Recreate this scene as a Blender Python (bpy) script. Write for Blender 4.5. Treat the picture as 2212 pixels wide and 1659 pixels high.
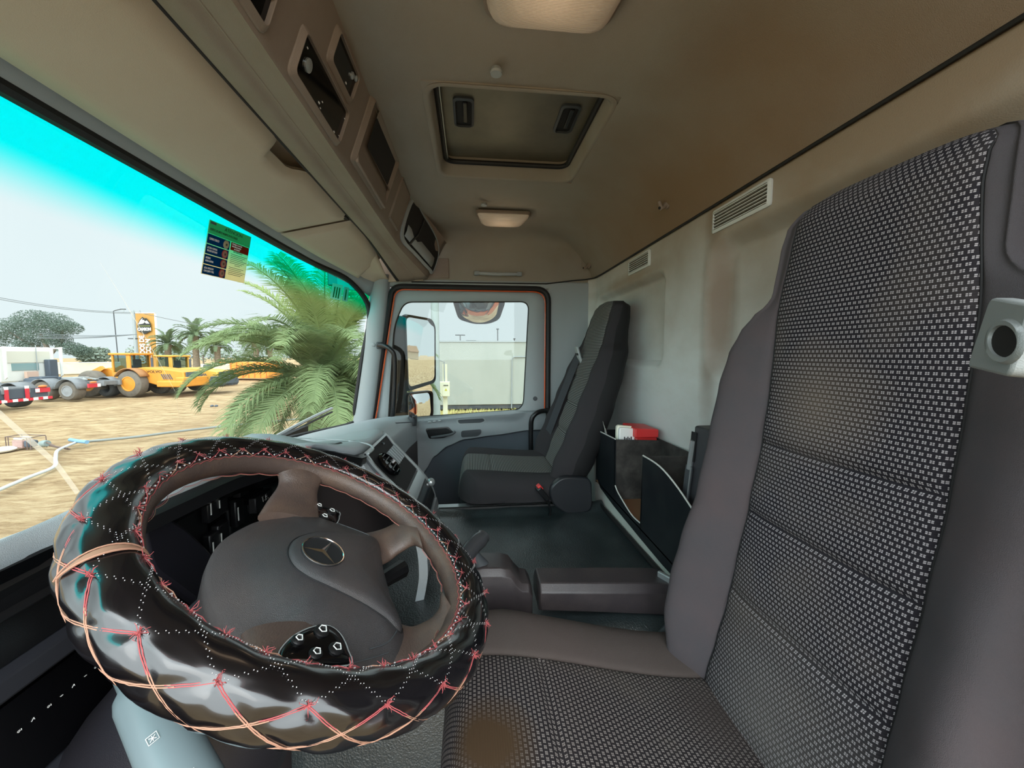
import bpy, math, random
from mathutils import Vector, Matrix
from math import sin, cos, pi, radians as rad
random.seed(7)
for o in list(bpy.data.objects): bpy.data.objects.remove(o, do_unlink=True)
C = bpy.context.scene.collection
scn = bpy.context.scene
V = Vector
# ---------------------------------------------------------------- camera (eye level is z = 0, the yard's ground is z = -2.4)
cd = bpy.data.cameras.new('camera'); cam = bpy.data.objects.new('camera', cd); C.objects.link(cam)
cd.sensor_fit = 'HORIZONTAL'; cd.sensor_width = 36; cd.lens = 13.524; cd.clip_start = .01; cd.clip_end = 900
PITCH, YAW = math.atan(64.5/831), rad(6.04)
F = V((cos(PITCH)*cos(YAW), -cos(PITCH)*sin(YAW), -sin(PITCH)))
cam.rotation_euler = F.to_track_quat('-Z', 'Y').to_euler(); cam.location = (0, 0, 0)
scn.camera = cam
scn.view_settings.view_transform = 'Standard'; scn.view_settings.look = 'None'
scn.view_settings.exposure = 0.0; scn.view_settings.gamma = 1; scn.view_settings.use_curve_mapping = False
# ---------------------------------------------------------------- overcast sky; extra brightness and a soft sun added behind the camera light the cab
w = bpy.data.worlds.new('overcast_sky'); scn.world = w; w.use_nodes = True
nt = w.node_tree; nt.nodes.clear()
def N(nt, t, **k):
    n = nt.nodes.new(t)
    for a, b in k.items(): setattr(n, a, b)
    return n
def ma(nt, op, a, b=None, c=None, clamp=False):
    n = nt.nodes.new('ShaderNodeMath'); n.operation = op; n.use_clamp = clamp
    for i, x in enumerate((a, b, c)):
        if x is None: continue
        if isinstance(x, (int, float)): n.inputs[i].default_value = x
        else: nt.links.new(x, n.inputs[i])
    return n.outputs[0]
tc = N(nt, 'ShaderNodeTexCoord'); sep = N(nt, 'ShaderNodeSeparateXYZ'); nt.links.new(tc.outputs['Generated'], sep.inputs[0])
FILL_SIDE = 4.2; ZENITH = 2.2; SKY = 1.4
mr = N(nt, 'ShaderNodeMapRange', interpolation_type='SMOOTHSTEP'); nt.links.new(sep.outputs['X'], mr.inputs['Value'])
mr.inputs['From Min'].default_value = .1; mr.inputs['From Max'].default_value = -.7
mr.inputs['To Min'].default_value = 1.0; mr.inputs['To Max'].default_value = FILL_SIDE
zn = N(nt, 'ShaderNodeMapRange', interpolation_type='SMOOTHSTEP'); nt.links.new(sep.outputs['Z'], zn.inputs['Value'])
zn.inputs['From Min'].default_value = .38; zn.inputs['From Max'].default_value = .95; zn.inputs['To Min'].default_value = 0; zn.inputs['To Max'].default_value = ZENITH
ns = N(nt, 'ShaderNodeTexNoise'); ns.inputs['Scale'].default_value = 2.2; ns.inputs['Detail'].default_value = 5
nt.links.new(tc.outputs['Generated'], ns.inputs['Vector'])
cr = N(nt, 'ShaderNodeMix', data_type='RGBA'); nt.links.new(ns.outputs['Fac'], cr.inputs['Factor'])
cr.inputs['A'].default_value = (.70, .80, .84, 1); cr.inputs['B'].default_value = (.86, .93, .95, 1)
bg = N(nt, 'ShaderNodeBackground'); nt.links.new(cr.outputs['Result'], bg.inputs['Color']); nt.links.new(ma(nt, 'MULTIPLY', ma(nt, 'ADD', mr.outputs[0], zn.outputs[0]), SKY), bg.inputs['Strength'])
ow = N(nt, 'ShaderNodeOutputWorld'); nt.links.new(bg.outputs[0], ow.inputs['Surface'])
sd = bpy.data.lights.new('veiled_sun', 'SUN'); sd.energy = .6; sd.angle = rad(35); sd.color = (1, .96, .9)
so = bpy.data.objects.new('veiled_sun', sd); C.objects.link(so)
so.rotation_euler = V((.78, .12, -.62)).to_track_quat('-Z', 'Y').to_euler(); so.location = (-6, 0, 6)

# ---------------------------------------------------------------- helpers
def lin(c): return tuple(((x/255)/12.92 if x <= 10 else ((x/255+.055)/1.055)**2.4) for x in c)
def mat(name, col, rough=.55, metal=0, spec=.5, bump=0, bscale=300, dirt=None, coat=0, tint_patches=None):
    m = bpy.data.materials.new(name); m.use_nodes = True; nt = m.node_tree
    b = nt.nodes['Principled BSDF']; c = lin(col)
    b.inputs['Base Color'].default_value = (*c, 1); b.inputs['Roughness'].default_value = rough
    b.inputs['Metallic'].default_value = metal; b.inputs['Specular IOR Level'].default_value = spec
    if coat: b.inputs['Coat Weight'].default_value = coat; b.inputs['Coat Roughness'].default_value = .06
    tc = N(nt, 'ShaderNodeTexCoord')
    if bump:
        n = N(nt, 'ShaderNodeTexNoise'); n.inputs['Scale'].default_value = bscale; n.inputs['Detail'].default_value = 3
        nt.links.new(tc.outputs['Object'], n.inputs['Vector'])
        bp = N(nt, 'ShaderNodeBump'); bp.inputs['Strength'].default_value = bump; bp.inputs['Distance'].default_value = .002
        nt.links.new(n.outputs['Fac'], bp.inputs['Height']); nt.links.new(bp.outputs[0], b.inputs['Normal'])
    out = None
    if dirt:
        dc, amt, sc = dirt[:3]
        n = N(nt, 'ShaderNodeTexNoise'); n.inputs['Scale'].default_value = sc; n.inputs['Detail'].default_value = 6; n.inputs['Roughness'].default_value = .65
        mp = N(nt, 'ShaderNodeMapping'); nt.links.new(tc.outputs['Object'], mp.inputs[0]); nt.links.new(mp.outputs[0], n.inputs['Vector'])
        if len(dirt) > 3: mp.inputs['Scale'].default_value = dirt[3]
        f = ma(nt, 'MULTIPLY', ma(nt, 'SUBTRACT', n.outputs['Fac'], .42, clamp=True), amt*4, clamp=True)
        mx = N(nt, 'ShaderNodeMix', data_type='RGBA'); nt.links.new(f, mx.inputs['Factor'])
        mx.inputs['A'].default_value = (*c, 1); mx.inputs['B'].default_value = (*lin(dc), 1)
        out = mx.outputs['Result']; nt.links.new(out, b.inputs['Base Color'])
    if tint_patches:                               # soft tint patches, some of them painted shade: colour, centre, reach, strength
        for gc, cen, reach, amt in tint_patches:
            vs = N(nt, 'ShaderNodeVectorMath', operation='SUBTRACT'); nt.links.new(tc.outputs['Object'], vs.inputs[0]); vs.inputs[1].default_value = cen
            vd = N(nt, 'ShaderNodeVectorMath', operation='DIVIDE'); nt.links.new(vs.outputs[0], vd.inputs[0]); vd.inputs[1].default_value = reach
            vl = N(nt, 'ShaderNodeVectorMath', operation='LENGTH'); nt.links.new(vd.outputs[0], vl.inputs[0])
            n = N(nt, 'ShaderNodeTexNoise'); n.inputs['Scale'].default_value = 4.5; n.inputs['Detail'].default_value = 6; nt.links.new(tc.outputs['Object'], n.inputs['Vector'])
            f = ma(nt, 'MULTIPLY', ma(nt, 'SUBTRACT', ma(nt, 'ADD', .75, n.outputs['Fac']), vl.outputs['Value'], clamp=True), amt, clamp=True)
            mx = N(nt, 'ShaderNodeMix', data_type='RGBA'); nt.links.new(f, mx.inputs['Factor']); nt.links.new(out, mx.inputs['A']); mx.inputs['B'].default_value = (*lin(gc), 1); out = mx.outputs['Result']
            nt.links.new(out, b.inputs['Base Color'])
    return m
class MB:
    def __init__(s): s.v = []; s.f = []; s.m = []; s.uv = []
    def add(s, vs, fs, m=0, uv=None):
        k = len(s.v); s.v += [tuple(p) for p in vs]; s.f += [tuple(i+k for i in f) for f in fs]; s.m += [m]*len(fs)
        s.uv += (list(uv) if uv else [(0, 0)]*len(vs)); return s
    def box(s, c, d, R=None, m=0):
        R = R or Matrix.Identity(3); h = V(d)/2; c = V(c)
        vs = [c+R@V((x*h.x, y*h.y, z*h.z)) for x in (-1, 1) for y in (-1, 1) for z in (-1, 1)]
        return s.add(vs, [(0, 1, 3, 2), (4, 6, 7, 5), (0, 4, 5, 1), (2, 3, 7, 6), (0, 2, 6, 4), (1, 5, 7, 3)], m)
    def grid(s, g, m=0, cu=False, cv=False, uv=None, skip=None, cap=False):
        nu, nv = len(g), len(g[0]); fs = []
        for i in range(nu if cu else nu-1):
            for j in range(nv if cv else nv-1):
                if skip and skip(i, j): continue
                a, b = i*nv+j, i*nv+(j+1) % nv; c2, d2 = ((i+1) % nu)*nv+(j+1) % nv, ((i+1) % nu)*nv+j
                fs.append((a, b, c2, d2))
        if cap: fs += [tuple(range(nv))[::-1], tuple((nu-1)*nv+j for j in range(nv))]
        return s.add([p for r in g for p in r], fs, m, [p for r in uv for p in r] if uv else None)
    def tube(s, pts, r, n=8, closed=False, m=0, cap=True, flat=None):
        pts = [V(p) for p in pts]; L = len(pts); g = []; up = None
        for i, p in enumerate(pts):
            if closed: t = pts[(i+1) % L]-pts[i-1]
            else: t = pts[min(i+1, L-1)]-pts[max(i-1, 0)]
            t = t.normalized() if t.length else V((0, 0, 1))
            if up is None: up = t.cross(V((0, 0, 1)) if abs(t.z) < .9 else V((1, 0, 0))).normalized()
            up = (up-t*up.dot(t)); up = up.normalized() if up.length > 1e-6 else t.orthogonal().normalized()
            w_ = t.cross(up); rr = r[i] if isinstance(r, (list, tuple)) else r; k = flat or 1
            g.append([p+(up*cos(a)*k+w_*sin(a))*rr for a in [2*pi*q/n for q in range(n)]])
        return s.grid(g, m, cu=closed, cv=True, cap=cap and not closed)
    def strip(s, pts, wdir, wd, th, m=0):   # flat ribbon along pts
        pts = [V(p) for p in pts]; L = len(pts); g = []
        for i, p in enumerate(pts):
            t = (pts[min(i+1, L-1)]-pts[max(i-1, 0)]).normalized(); w_ = (V(wdir)-t*V(wdir).dot(t)).normalized(); n = t.cross(w_)
            g.append([p+w_*wd/2+n*th/2, p+w_*wd/2-n*th/2, p-w_*wd/2-n*th/2, p-w_*wd/2+n*th/2])
        return s.grid(g, m, cv=True, cap=True)
    def prism(s, pts, vec, m=0):
        n = len(pts); a = [V(p) for p in pts]; b = [p+V(vec) for p in a]
        return s.add(a+b, [tuple(range(n))[::-1], tuple(range(n, 2*n))]+[(i, (i+1) % n, n+(i+1) % n, n+i) for i in range(n)], m)
    def ring(s, o, i, vec, m=0):            # plate between two outlines of equal count, thickness vec
        n = len(o); o = [V(p) for p in o]; i = [V(p) for p in i]; v = V(vec)
        return s.grid([o, i, [p+v for p in i], [p+v for p in o]], m, cu=True, cv=True)
    def lathe(s, prof, c, ax=(0, 0, 1), n=20, m=0, squash=1, cap=True):
        ax = V(ax).normalized(); u = ax.orthogonal().normalized(); w_ = ax.cross(u)
        g = [[V(c)+ax*h+(u*cos(a)+w_*sin(a)*squash)*max(r, 1e-5) for a in [2*pi*q/n for q in range(n)]] for r, h in prof]
        return s.grid(g, m, cv=True, cap=cap)
    def ball(s, c, r, n=8, m=0, sc=(1, 1, 1), R=None):
        R = R or Matrix.Identity(3)
        g = [[V(c)+R@V((sin(a)*cos(b)*r*sc[0], sin(a)*sin(b)*r*sc[1], cos(a)*r*sc[2])) for b in [2*pi*q/(2*n) for q in range(2*n)]] for a in [max(.001, min(pi-.001, pi*k/n)) for k in range(n+1)]]
        return s.grid(g, m, cv=True)
    def build(s, name, mats, parent=None, label=None, smooth=35, bevel=0, sub=0, solid=0, local=False, bseg=2):
        me = bpy.data.meshes.new(name)
        if parent is not None: org = V((0, 0, 0)) if local else ORG[parent.name]
        elif local: org = V((0, 0, 0))
        else:
            xs = [p[0] for p in s.v]; ys = [p[1] for p in s.v]; zs = [p[2] for p in s.v]
            org = V(((min(xs)+max(xs))/2, (min(ys)+max(ys))/2, min(zs)))
        me.from_pydata([(p[0]-org.x, p[1]-org.y, p[2]-org.z) for p in s.v], [], s.f)
        mats = mats if isinstance(mats, (list, tuple)) else [mats]
        for m in mats: me.materials.append(m)
        me.polygons.foreach_set('material_index', s.m)
        uvl = me.uv_layers.new(name='UVMap'); d = []
        for l in me.loops: d += s.uv[l.vertex_index]
        uvl.data.foreach_set('uv', d)
        me.validate(); me.update()
        import bmesh
        bm = bmesh.new(); bm.from_mesh(me); bmesh.ops.recalc_face_normals(bm, faces=bm.faces[:]); bm.to_mesh(me); bm.free()
        if smooth: me.shade_smooth(); me.set_sharp_from_angle(angle=rad(smooth))
        o = bpy.data.objects.new(name, me); C.objects.link(o)
        if parent is not None: o.parent = parent; ORG[o.name] = org if not local else V((0, 0, 0))
        else: o.location = org; ORG[o.name] = org
        if solid: md = o.modifiers.new('solid', 'SOLIDIFY'); md.thickness = solid; md.offset = 0
        if bevel: md = o.modifiers.new('bevel', 'BEVEL'); md.width = bevel; md.segments = bseg; md.limit_method = 'ANGLE'; md.angle_limit = rad(40)
        if sub: md = o.modifiers.new('sub', 'SUBSURF'); md.levels = md.render_levels = sub
        if label: o['label'] = label
        return o
ORG = {}
def thing(name, label, cat, loc=(0, 0, 0), rz=0, group=None):
    o = bpy.data.objects.new(name, None); C.objects.link(o); o.location = loc; o.rotation_euler = (0, 0, rz)
    o.empty_display_size = .05; ORG[o.name] = V(loc)
    return tag(o, label, cat, group)
def tag(o, label, cat, group=None, kind=None):
    o['label'] = label; o['category'] = cat
    if group: o['group'] = group
    if kind: o['kind'] = kind
    return o
def struct(o, label=None):
    o['kind'] = 'structure'
    if label: o['label'] = label
    return o
def dup(root, loc, rz, label=None):
    r = root.copy(); C.objects.link(r); r.location = loc; r.rotation_euler = (0, 0, rz)
    if label: r['label'] = label
    for ch in list(root.children):
        c = ch.copy(); C.objects.link(c); c.parent = r
        for g in ch.children:
            d = g.copy(); C.objects.link(d); d.parent = c
    return r
def cr(pts, k=6, closed=False):             # Catmull-Rom through tuples of any length
    n = len(pts); out = []
    for i in range(n if closed else n-1):
        P_ = [pts[(i+q) % n] if closed else pts[min(max(i+q, 0), n-1)] for q in (-1, 0, 1, 2)]
        for s_ in range(k):
            t = s_/k
            out.append(tuple(.5*((2*b)+(-a+c)*t+(2*a-5*b+4*c-d)*t*t+(-a+3*b-3*c+d)*t**3) for a, b, c, d in zip(*P_)))
    if not closed: out.append(tuple(pts[-1]))
    return out
def rpoly(pts, r, k=5):                     # 2-D polygon with rounded corners; r number or list
    out = []; n = len(pts)
    for i, p in enumerate(pts):
        rr = r[i] if isinstance(r, (list, tuple)) else r
        a, b = V(pts[i-1]), V(pts[(i+1) % n]); p = V(p); u = (a-p); w_ = (b-p)
        d = min(rr, u.length*.49, w_.length*.49); A = p+u.normalized()*d; B = p+w_.normalized()*d
        for q in range(k+1):
            t = q/k; out.append(tuple(A*(1-t)**2+p*2*t*(1-t)+B*t*t))
    return out
def sm(a, b, x):
    t = max(0, min(1, (x-a)/(b-a))) if a != b else float(x > a); return t*t*(3-2*t)
def interp(tab, x):                         # piecewise smooth lookup tab [(x, v...)]
    if x <= tab[0][0]: return tab[0][1:]
    for a, b in zip(tab, tab[1:]):
        if x <= b[0]:
            t = (x-a[0])/(b[0]-a[0]); t = t*t*(3-2*t)*.5+t*.5
            return tuple(p+(q-p)*t for p, q in zip(a[1:], b[1:]))
    return tab[-1][1:]
def text(s, org, size, right, up, m, parent, name='lettering', depth=.0004, local=False, align='LEFT', sx=1, label=None, bold=0):
    cu = bpy.data.curves.new('t', 'FONT'); cu.body = s; cu.size = size; cu.extrude = depth/2; cu.align_x = align; cu.resolution_u = 3; cu.offset = bold
    to = bpy.data.objects.new('t', cu); C.objects.link(to)
    me = bpy.data.meshes.new_from_object(to.evaluated_get(bpy.context.evaluated_depsgraph_get())); bpy.data.objects.remove(to, do_unlink=True)
    r = V(right).normalized(); u = V(up); u = (u-r*u.dot(r)).normalized(); n = r.cross(u)
    M = Matrix(((r.x*sx, u.x, n.x, org[0]), (r.y*sx, u.y, n.y, org[1]), (r.z*sx, u.z, n.z, org[2]), (0, 0, 0, 1)))
    if not local: M = Matrix.Translation(-ORG[parent.name])@M
    me.transform(M); me.materials.clear(); me.materials.append(m)
    o = bpy.data.objects.new(name, me); C.objects.link(o); o.parent = parent
    if label: o['label'] = label
    return o

# ---------------------------------------------------------------- materials
M = {}
M['liner'] = mat('roof_liner', (148, 141, 130), .9, bump=.5, bscale=900, dirt=((122, 104, 84), .25, 2.6), tint_patches=[((128, 100, 70), (.0, -.55, .10), (1.0, .30, .30), .8)])  # tinted browner towards the rear
M['liner2'] = mat('console_plastic', (134, 120, 108), .62, bump=.3, bscale=900, dirt=((104, 82, 64), .3, 5))
M['visor'] = mat('visor_vinyl', (186, 172, 152), .7, bump=.2, bscale=700, dirt=((170, 152, 130), .25, 4))
M['wallplastic'] = mat('rear_wall_plastic', (204, 207, 204), .72, bump=.25, bscale=500, dirt=((158, 144, 124), .26, 2.2, (1, 1, 2.2)), tint_patches=[((138, 116, 90), (-.5, 0, 1.62), (1.6, 9, .44), .9), ((122, 100, 80), (.0, 0, 1.27), (.045, 9, .34), .8), ((140, 118, 94), (.62, 0, 1.46), (.42, 9, .035), .6)])  # recess side and edge tints are painted shade; upper wall tinted browner
M['grey'] = mat('grey_plastic', (138, 145, 148), .5, bump=.35, bscale=1200)
M['greylt'] = mat('light_grey_plastic', (150, 156, 157), .45, bump=.25, bscale=1200)
M['greydk'] = mat('dark_grey_plastic', (66, 70, 74), .5, bump=.35, bscale=1200)
M['doorlow'] = mat('door_fabric', (76, 84, 92), .8, bump=.4, bscale=1500)
M['dash'] = mat('dashboard_plastic', (160, 168, 172), .42, bump=.35, bscale=1400, dirt=((140, 142, 138), .1, 5))
M['black'] = mat('black_plastic', (18, 18, 20), .38, bump=.1, bscale=900)
M['soft'] = mat('matt_black', (12, 12, 15), .75)
M['gloss'] = mat('gloss_black', (8, 8, 10), .08)
M['rubber'] = mat('black_rubber', (20, 20, 21), .6, bump=.3, bscale=800)
M['silver'] = mat('silver_trim', (178, 184, 186), .28, .65)
M['chrome'] = mat('chrome', (220, 220, 220), .12, 1)
M['orange'] = mat('orange_paint', (206, 84, 36), .25, coat=.5)
M['white'] = mat('white_print', (235, 235, 232), .5)
M['red'] = mat('red_plastic', (205, 52, 52), .4)
M['floor'] = mat('floor_mat', (28, 32, 34), .42, bump=.9, bscale=420)
def leafy(name, c, c2, tl=.4, scale=3):      # thin sheet that lets part of the light through
    m = bpy.data.materials.new(name); m.use_nodes = True; nt = m.node_tree; nt.nodes.clear()
    tc = N(nt, 'ShaderNodeTexCoord'); n = N(nt, 'ShaderNodeTexNoise'); n.inputs['Scale'].default_value = scale; nt.links.new(tc.outputs['Object'], n.inputs['Vector'])
    mx = N(nt, 'ShaderNodeMix', data_type='RGBA'); nt.links.new(n.outputs['Fac'], mx.inputs['Factor']); mx.inputs['A'].default_value = (*lin(c), 1); mx.inputs['B'].default_value = (*lin(c2), 1)
    d = N(nt, 'ShaderNodeBsdfDiffuse'); t = N(nt, 'ShaderNodeBsdfTranslucent'); s = N(nt, 'ShaderNodeMixShader'); s.inputs[0].default_value = tl
    nt.links.new(mx.outputs['Result'], d.inputs[0]); nt.links.new(mx.outputs['Result'], t.inputs[0]); nt.links.new(d.outputs[0], s.inputs[1]); nt.links.new(t.outputs[0], s.inputs[2])
    nt.links.new(s.outputs[0], N(nt, 'ShaderNodeOutputMaterial').inputs[0]); return m
def fabric(name, p, q, mw, mh, gap, c0, c1, stain=None):
    m = bpy.data.materials.new(name); m.use_nodes = True; nt = m.node_tree; b = nt.nodes['Principled BSDF']
    uv = N(nt, 'ShaderNodeUVMap', uv_map='UVMap'); sp = N(nt, 'ShaderNodeSeparateXYZ'); nt.links.new(uv.outputs[0], sp.inputs[0])
    vr = ma(nt, 'DIVIDE', sp.outputs['Y'], q); row = ma(nt, 'FLOOR', vr); odd = ma(nt, 'MULTIPLY', ma(nt, 'MODULO', ma(nt, 'ABSOLUTE', row), 2), .5)
    fx = ma(nt, 'ABSOLUTE', ma(nt, 'SUBTRACT', ma(nt, 'FRACT', ma(nt, 'ADD', ma(nt, 'DIVIDE', sp.outputs['X'], p), odd)), .5))
    fy = ma(nt, 'ABSOLUTE', ma(nt, 'SUBTRACT', ma(nt, 'FRACT', vr), .5))
    k = ma(nt, 'MULTIPLY', ma(nt, 'LESS_THAN', fx, mw), ma(nt, 'LESS_THAN', fy, mh))
    k = ma(nt, 'MULTIPLY', k, ma(nt, 'MULTIPLY', ma(nt, 'GREATER_THAN', fx, gap), ma(nt, 'GREATER_THAN', fy, gap*.8)))
    mx = N(nt, 'ShaderNodeMix', data_type='RGBA'); nt.links.new(k, mx.inputs['Factor'])
    mx.inputs['A'].default_value = (*lin(c0), 1); mx.inputs['B'].default_value = (*lin(c1), 1); res = mx.outputs['Result']
    tc = N(nt, 'ShaderNodeTexCoord'); n = N(nt, 'ShaderNodeTexNoise'); n.inputs['Scale'].default_value = 5; n.inputs['Detail'].default_value = 5
    nt.links.new(tc.outputs['Object'], n.inputs['Vector'])
    f = ma(nt, 'MULTIPLY', ma(nt, 'SUBTRACT', n.outputs['Fac'], .5, clamp=True), 1.8, clamp=True)
    m2 = N(nt, 'ShaderNodeMix', data_type='RGBA'); nt.links.new(f, m2.inputs['Factor']); nt.links.new(res, m2.inputs['A']); m2.inputs['B'].default_value = (*lin((92, 84, 76)), 1); res = m2.outputs['Result']
    if stain:
        for (cx, cy, r0, colr, am) in stain:
            dx = ma(nt, 'SUBTRACT', sp.outputs['X'], cx); dy = ma(nt, 'SUBTRACT', sp.outputs['Y'], cy)
            d = ma(nt, 'SQRT', ma(nt, 'ADD', ma(nt, 'MULTIPLY', dx, dx), ma(nt, 'MULTIPLY', dy, dy)))
            d = ma(nt, 'ADD', d, ma(nt, 'MULTIPLY', ma(nt, 'SUBTRACT', n.outputs['Fac'], .5), r0*1.2))
            f = ma(nt, 'MULTIPLY', ma(nt, 'SUBTRACT', 1, ma(nt, 'DIVIDE', d, r0), clamp=True), am, clamp=True)
            m3 = N(nt, 'ShaderNodeMix', data_type='RGBA'); nt.links.new(f, m3.inputs['Factor']); nt.links.new(res, m3.inputs['A']); m3.inputs['B'].default_value = (*lin(colr), 1); res = m3.outputs['Result']
    nt.links.new(res, b.inputs['Base Color']); b.inputs['Roughness'].default_value = .9; b.inputs['Specular IOR Level'].default_value = .2
    ny = ma(nt, 'SINE', ma(nt, 'MULTIPLY', sp.outputs['Y'], 2*pi/(q/2)))
    bp = N(nt, 'ShaderNodeBump'); bp.inputs['Strength'].default_value = .35; bp.inputs['Distance'].default_value = .0005; nt.links.new(ny, bp.inputs['Height']); nt.links.new(bp.outputs[0], b.inputs['Normal'])
    return m
M['dots'] = fabric('dotted_seat_cloth', .0068, .0063, .28, .25, .045, (33, 31, 36), (152, 147, 150), stain=[(.0, .17, .16, (96, 92, 88), .55), (.03, .62, .10, (112, 100, 88), .5)])
M['dots2'] = fabric('dotted_cushion_cloth', .0074, .0064, .28, .26, .045, (38, 34, 36), (140, 131, 127), stain=[(-.02, .405, .07, (66, 50, 34), 1.6), (.06, .03, .10, (60, 52, 50), .8)])
M['stripes'] = fabric('striped_seat_cloth', .0086, .0066, .5, .26, .0, (44, 44, 46), (122, 122, 119))
M['cloth'] = mat('plain_seat_cloth', (74, 71, 74), .95, spec=.2, bump=.5, bscale=1600, dirt=((92, 76, 76), .4, 4))
M['cloth2'] = mat('plain_cushion_cloth', (80, 71, 68), .95, spec=.2, bump=.5, bscale=1600, dirt=((74, 66, 60), .3, 6))
M['clothdk'] = mat('dark_seat_cloth', (52, 50, 52), .95, spec=.2, bump=.4, bscale=1500)

# ================================================================ CAB SHELL
# roof liner: section in Y-Z swept across the cab, rolled down at the passenger side, with the hatch opening left out
sec = cr([(.40, .575), (.28, .602), (.10, .612), (-.14, .615), (-.36, .608), (-.48, .585), (-.56, .535), (-.615, .47), (-.648, .415), (-.656, .398)], 6)
HX0, HX1, HY0, HY1 = .93, 1.395, -.36, .105
ys = sorted(set([p[0] for p in sec if abs(p[0]-HY0) > .008 and abs(p[0]-HY1) > .008]+[HY0, HY1]), reverse=True)
def zroof(y):
    for a, b in zip(sec, sec[1:]):
        if b[0] <= y <= a[0]: return a[1]+(b[1]-a[1])*(a[0]-y)/(a[0]-b[0]+1e-9)
    return sec[-1][1]
rows = [(x, 9) for x in (-.04, .1, .3, .5, .7, .85, .91, .93, 1.0, 1.08, 1.16, 1.25, 1.33, 1.395, 1.415, 1.5, 1.6, 1.7, 1.8, 1.9)]+[(1.95, .612), (1.99, .600), (2.015, .580), (2.032, .550), (2.042, .51), (2.047, .46), (2.05, .41), (2.05, .36)]
g = [[(x, y, min(zroof(y), cap)) for y in ys] for x, cap in rows]
xi0 = 7; xi1 = 13; yj0 = ys.index(HY1); yj1 = ys.index(HY0)
mb = MB(); mb.grid(g, skip=lambda i, j: xi0 <= i < xi1 and yj0 <= j < yj1)
struct(mb.build('ceiling', M['liner'], smooth=60), 'beige moulded roof liner of the truck cab, browner towards the rear')
# outer roof skin keeps daylight out above the liner
mb = MB(); mb.box((1.0, 0, .70), (2.3, 1.5, .02)); mb.box((1.0, -.74, .2), (2.3, .02, 1.0)); mb.box((1, .58, .60), (2.3, .30, .02)); mb.box((2.16, -.58, -.05), (.02, .34, 1.5)); mb.box((2.16, .0, .53), (.02, 1.5, .34)); mb.box((1.0, -.74, -.85), (2.3, .02, 1.1))
mb.box((-.05, -.60, -.1), (.03, .26, 1.6)); mb.box((-.05, 0, .66), (.03, 1.5, .10))
struct(mb.build('trim_1', M['orange'], bevel=.006), 'orange painted outer body panels of the cab')
# rear wall with two rounded blind window recesses
def rrd(x, z, x0, x1, z0, z1, r):
    cx, cz = (x0+x1)/2, (z0+z1)/2; qx, qz = abs(x-cx)-(x1-x0)/2+r, abs(z-cz)-(z1-z0)/2+r
    return math.hypot(max(qx, 0), max(qz, 0))+min(max(qx, qz), 0)-r
def dent(x, z):
    d1 = rrd(x, z, .12, 1.04, -.075, .325, .09); d2 = rrd(x, z, 1.262, 2.0, -.055, .30, .07)
    d = -.046*(1-sm(-.052, -.002, d1))-.034*(1-sm(-.034, -.002, d2))
    d += .006*(1-sm(0, .035, abs(d1+.0)))*0
    return d
NX, NZ = 230, 150
g = []
for i in range(NX+1):
    x = -.04+2.10*i/NX; r = []
    for j in range(NZ+1):
        t = j/NZ; z = .398-1.0*t if t < .9 else .398-.9-(t-.9)*10*.65
        y = -.66+dent(x, z)-.012*sm(-.1, -.4, z)
        if x > 1.98: y += (x-1.98)**2*6
        r.append((x, y, z))
    g.append(r)
mb = MB(); mb.grid(g)
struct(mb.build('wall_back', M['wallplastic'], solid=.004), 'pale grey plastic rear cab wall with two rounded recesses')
mb = MB(); mb.tube([(-.04, -.652, .398), (1.9, -.652, .398), (2.0, -.645, .398), (2.035, -.61, .396), (2.046, -.55, .392), (2.046, -.40, .372), (2.046, .3, .368)], .0035, 6)
struct(mb.build('trim_2', M['rubber']), 'dark seam between roof liner and rear wall')
# passenger side: pillars around the door opening
O = rpoly([(.398, .345), (-.412, .345), (-.412, -1.12), (.62, -1.12), (.55, -.45), (.512, -.31)], [.05, .07, .03, .03, .1, .05], 6)
mb = MB()
mb.prism([(2.047, -.66, .385), (2.047, .53, .385), (2.047, .53, .345), (2.047, -.412, .345), (2.047, -.412, -1.15), (2.047, -.66, -1.15)], (.03, 0, 0))
struct(mb.build('wall_right', M['greylt'], bevel=.008), 'grey passenger side wall between door and rear corner')
# A pillar: broad light grey moulding from the roof to the dashboard
g = []
for t in [k/10 for k in range(11)]:
    z = .40-.80*t; bow = .006*sin(pi*t)
    yf = .485+.125*t-bow; yr = .405+.115*t-bow
    xf = 2.035+.0*t
    g.append([(xf+.045, yf+.02, z), (xf+.0, yf+.008, z), (xf-.020, yf-.012, z), (xf-.022, (yf+yr)/2, z), (xf-.016, yr+.012, z), (xf, yr, z), (xf+.045, yr, z)])
mb = MB(); mb.grid(g, cv=True, cap=True)
struct(mb.build('trim_3', M['greylt'], smooth=60), 'light grey windscreen pillar moulding on the passenger side')
tag(MB().lathe([(.0001, 0), (.010, 0), (.010, .002), (.007, .004), (.0001, .004)], (2.012,0.491,0.047), (-1, 0, 0)).build('screw_cover', M['greylt']), 'small round grey screw cover on the windscreen pillar', 'cap')
# door rubber seals and orange sheet edge
o3 = [(2.046, y, z) for y, z in O]
mb = MB(); mb.tube(o3, .0145, 8, closed=True)
struct(mb.build('trim_4', M['rubber']), 'black rubber seal around the passenger door opening')
o3 = [(2.045, y*.958, z*.955 if z > 0 else z) for y, z in O]
mb = MB(); mb.tube(o3, .0035, 8, closed=True)
struct(mb.build('trim_5', M['orange']), 'orange painted sheet edge of the door opening')
# floor, engine tunnel
mb = MB(); mb.box((1.0, .1, -1.16), (2.15, 1.75, .04))
struct(mb.build('floor', M['floor']), 'black rubber cab floor')
mb = MB(); mb.box((1.0, .86, -.78), (2.15, .03, .82))
struct(mb.build('wall_front', M['soft']), 'dark bulkhead below the windscreen')
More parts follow.
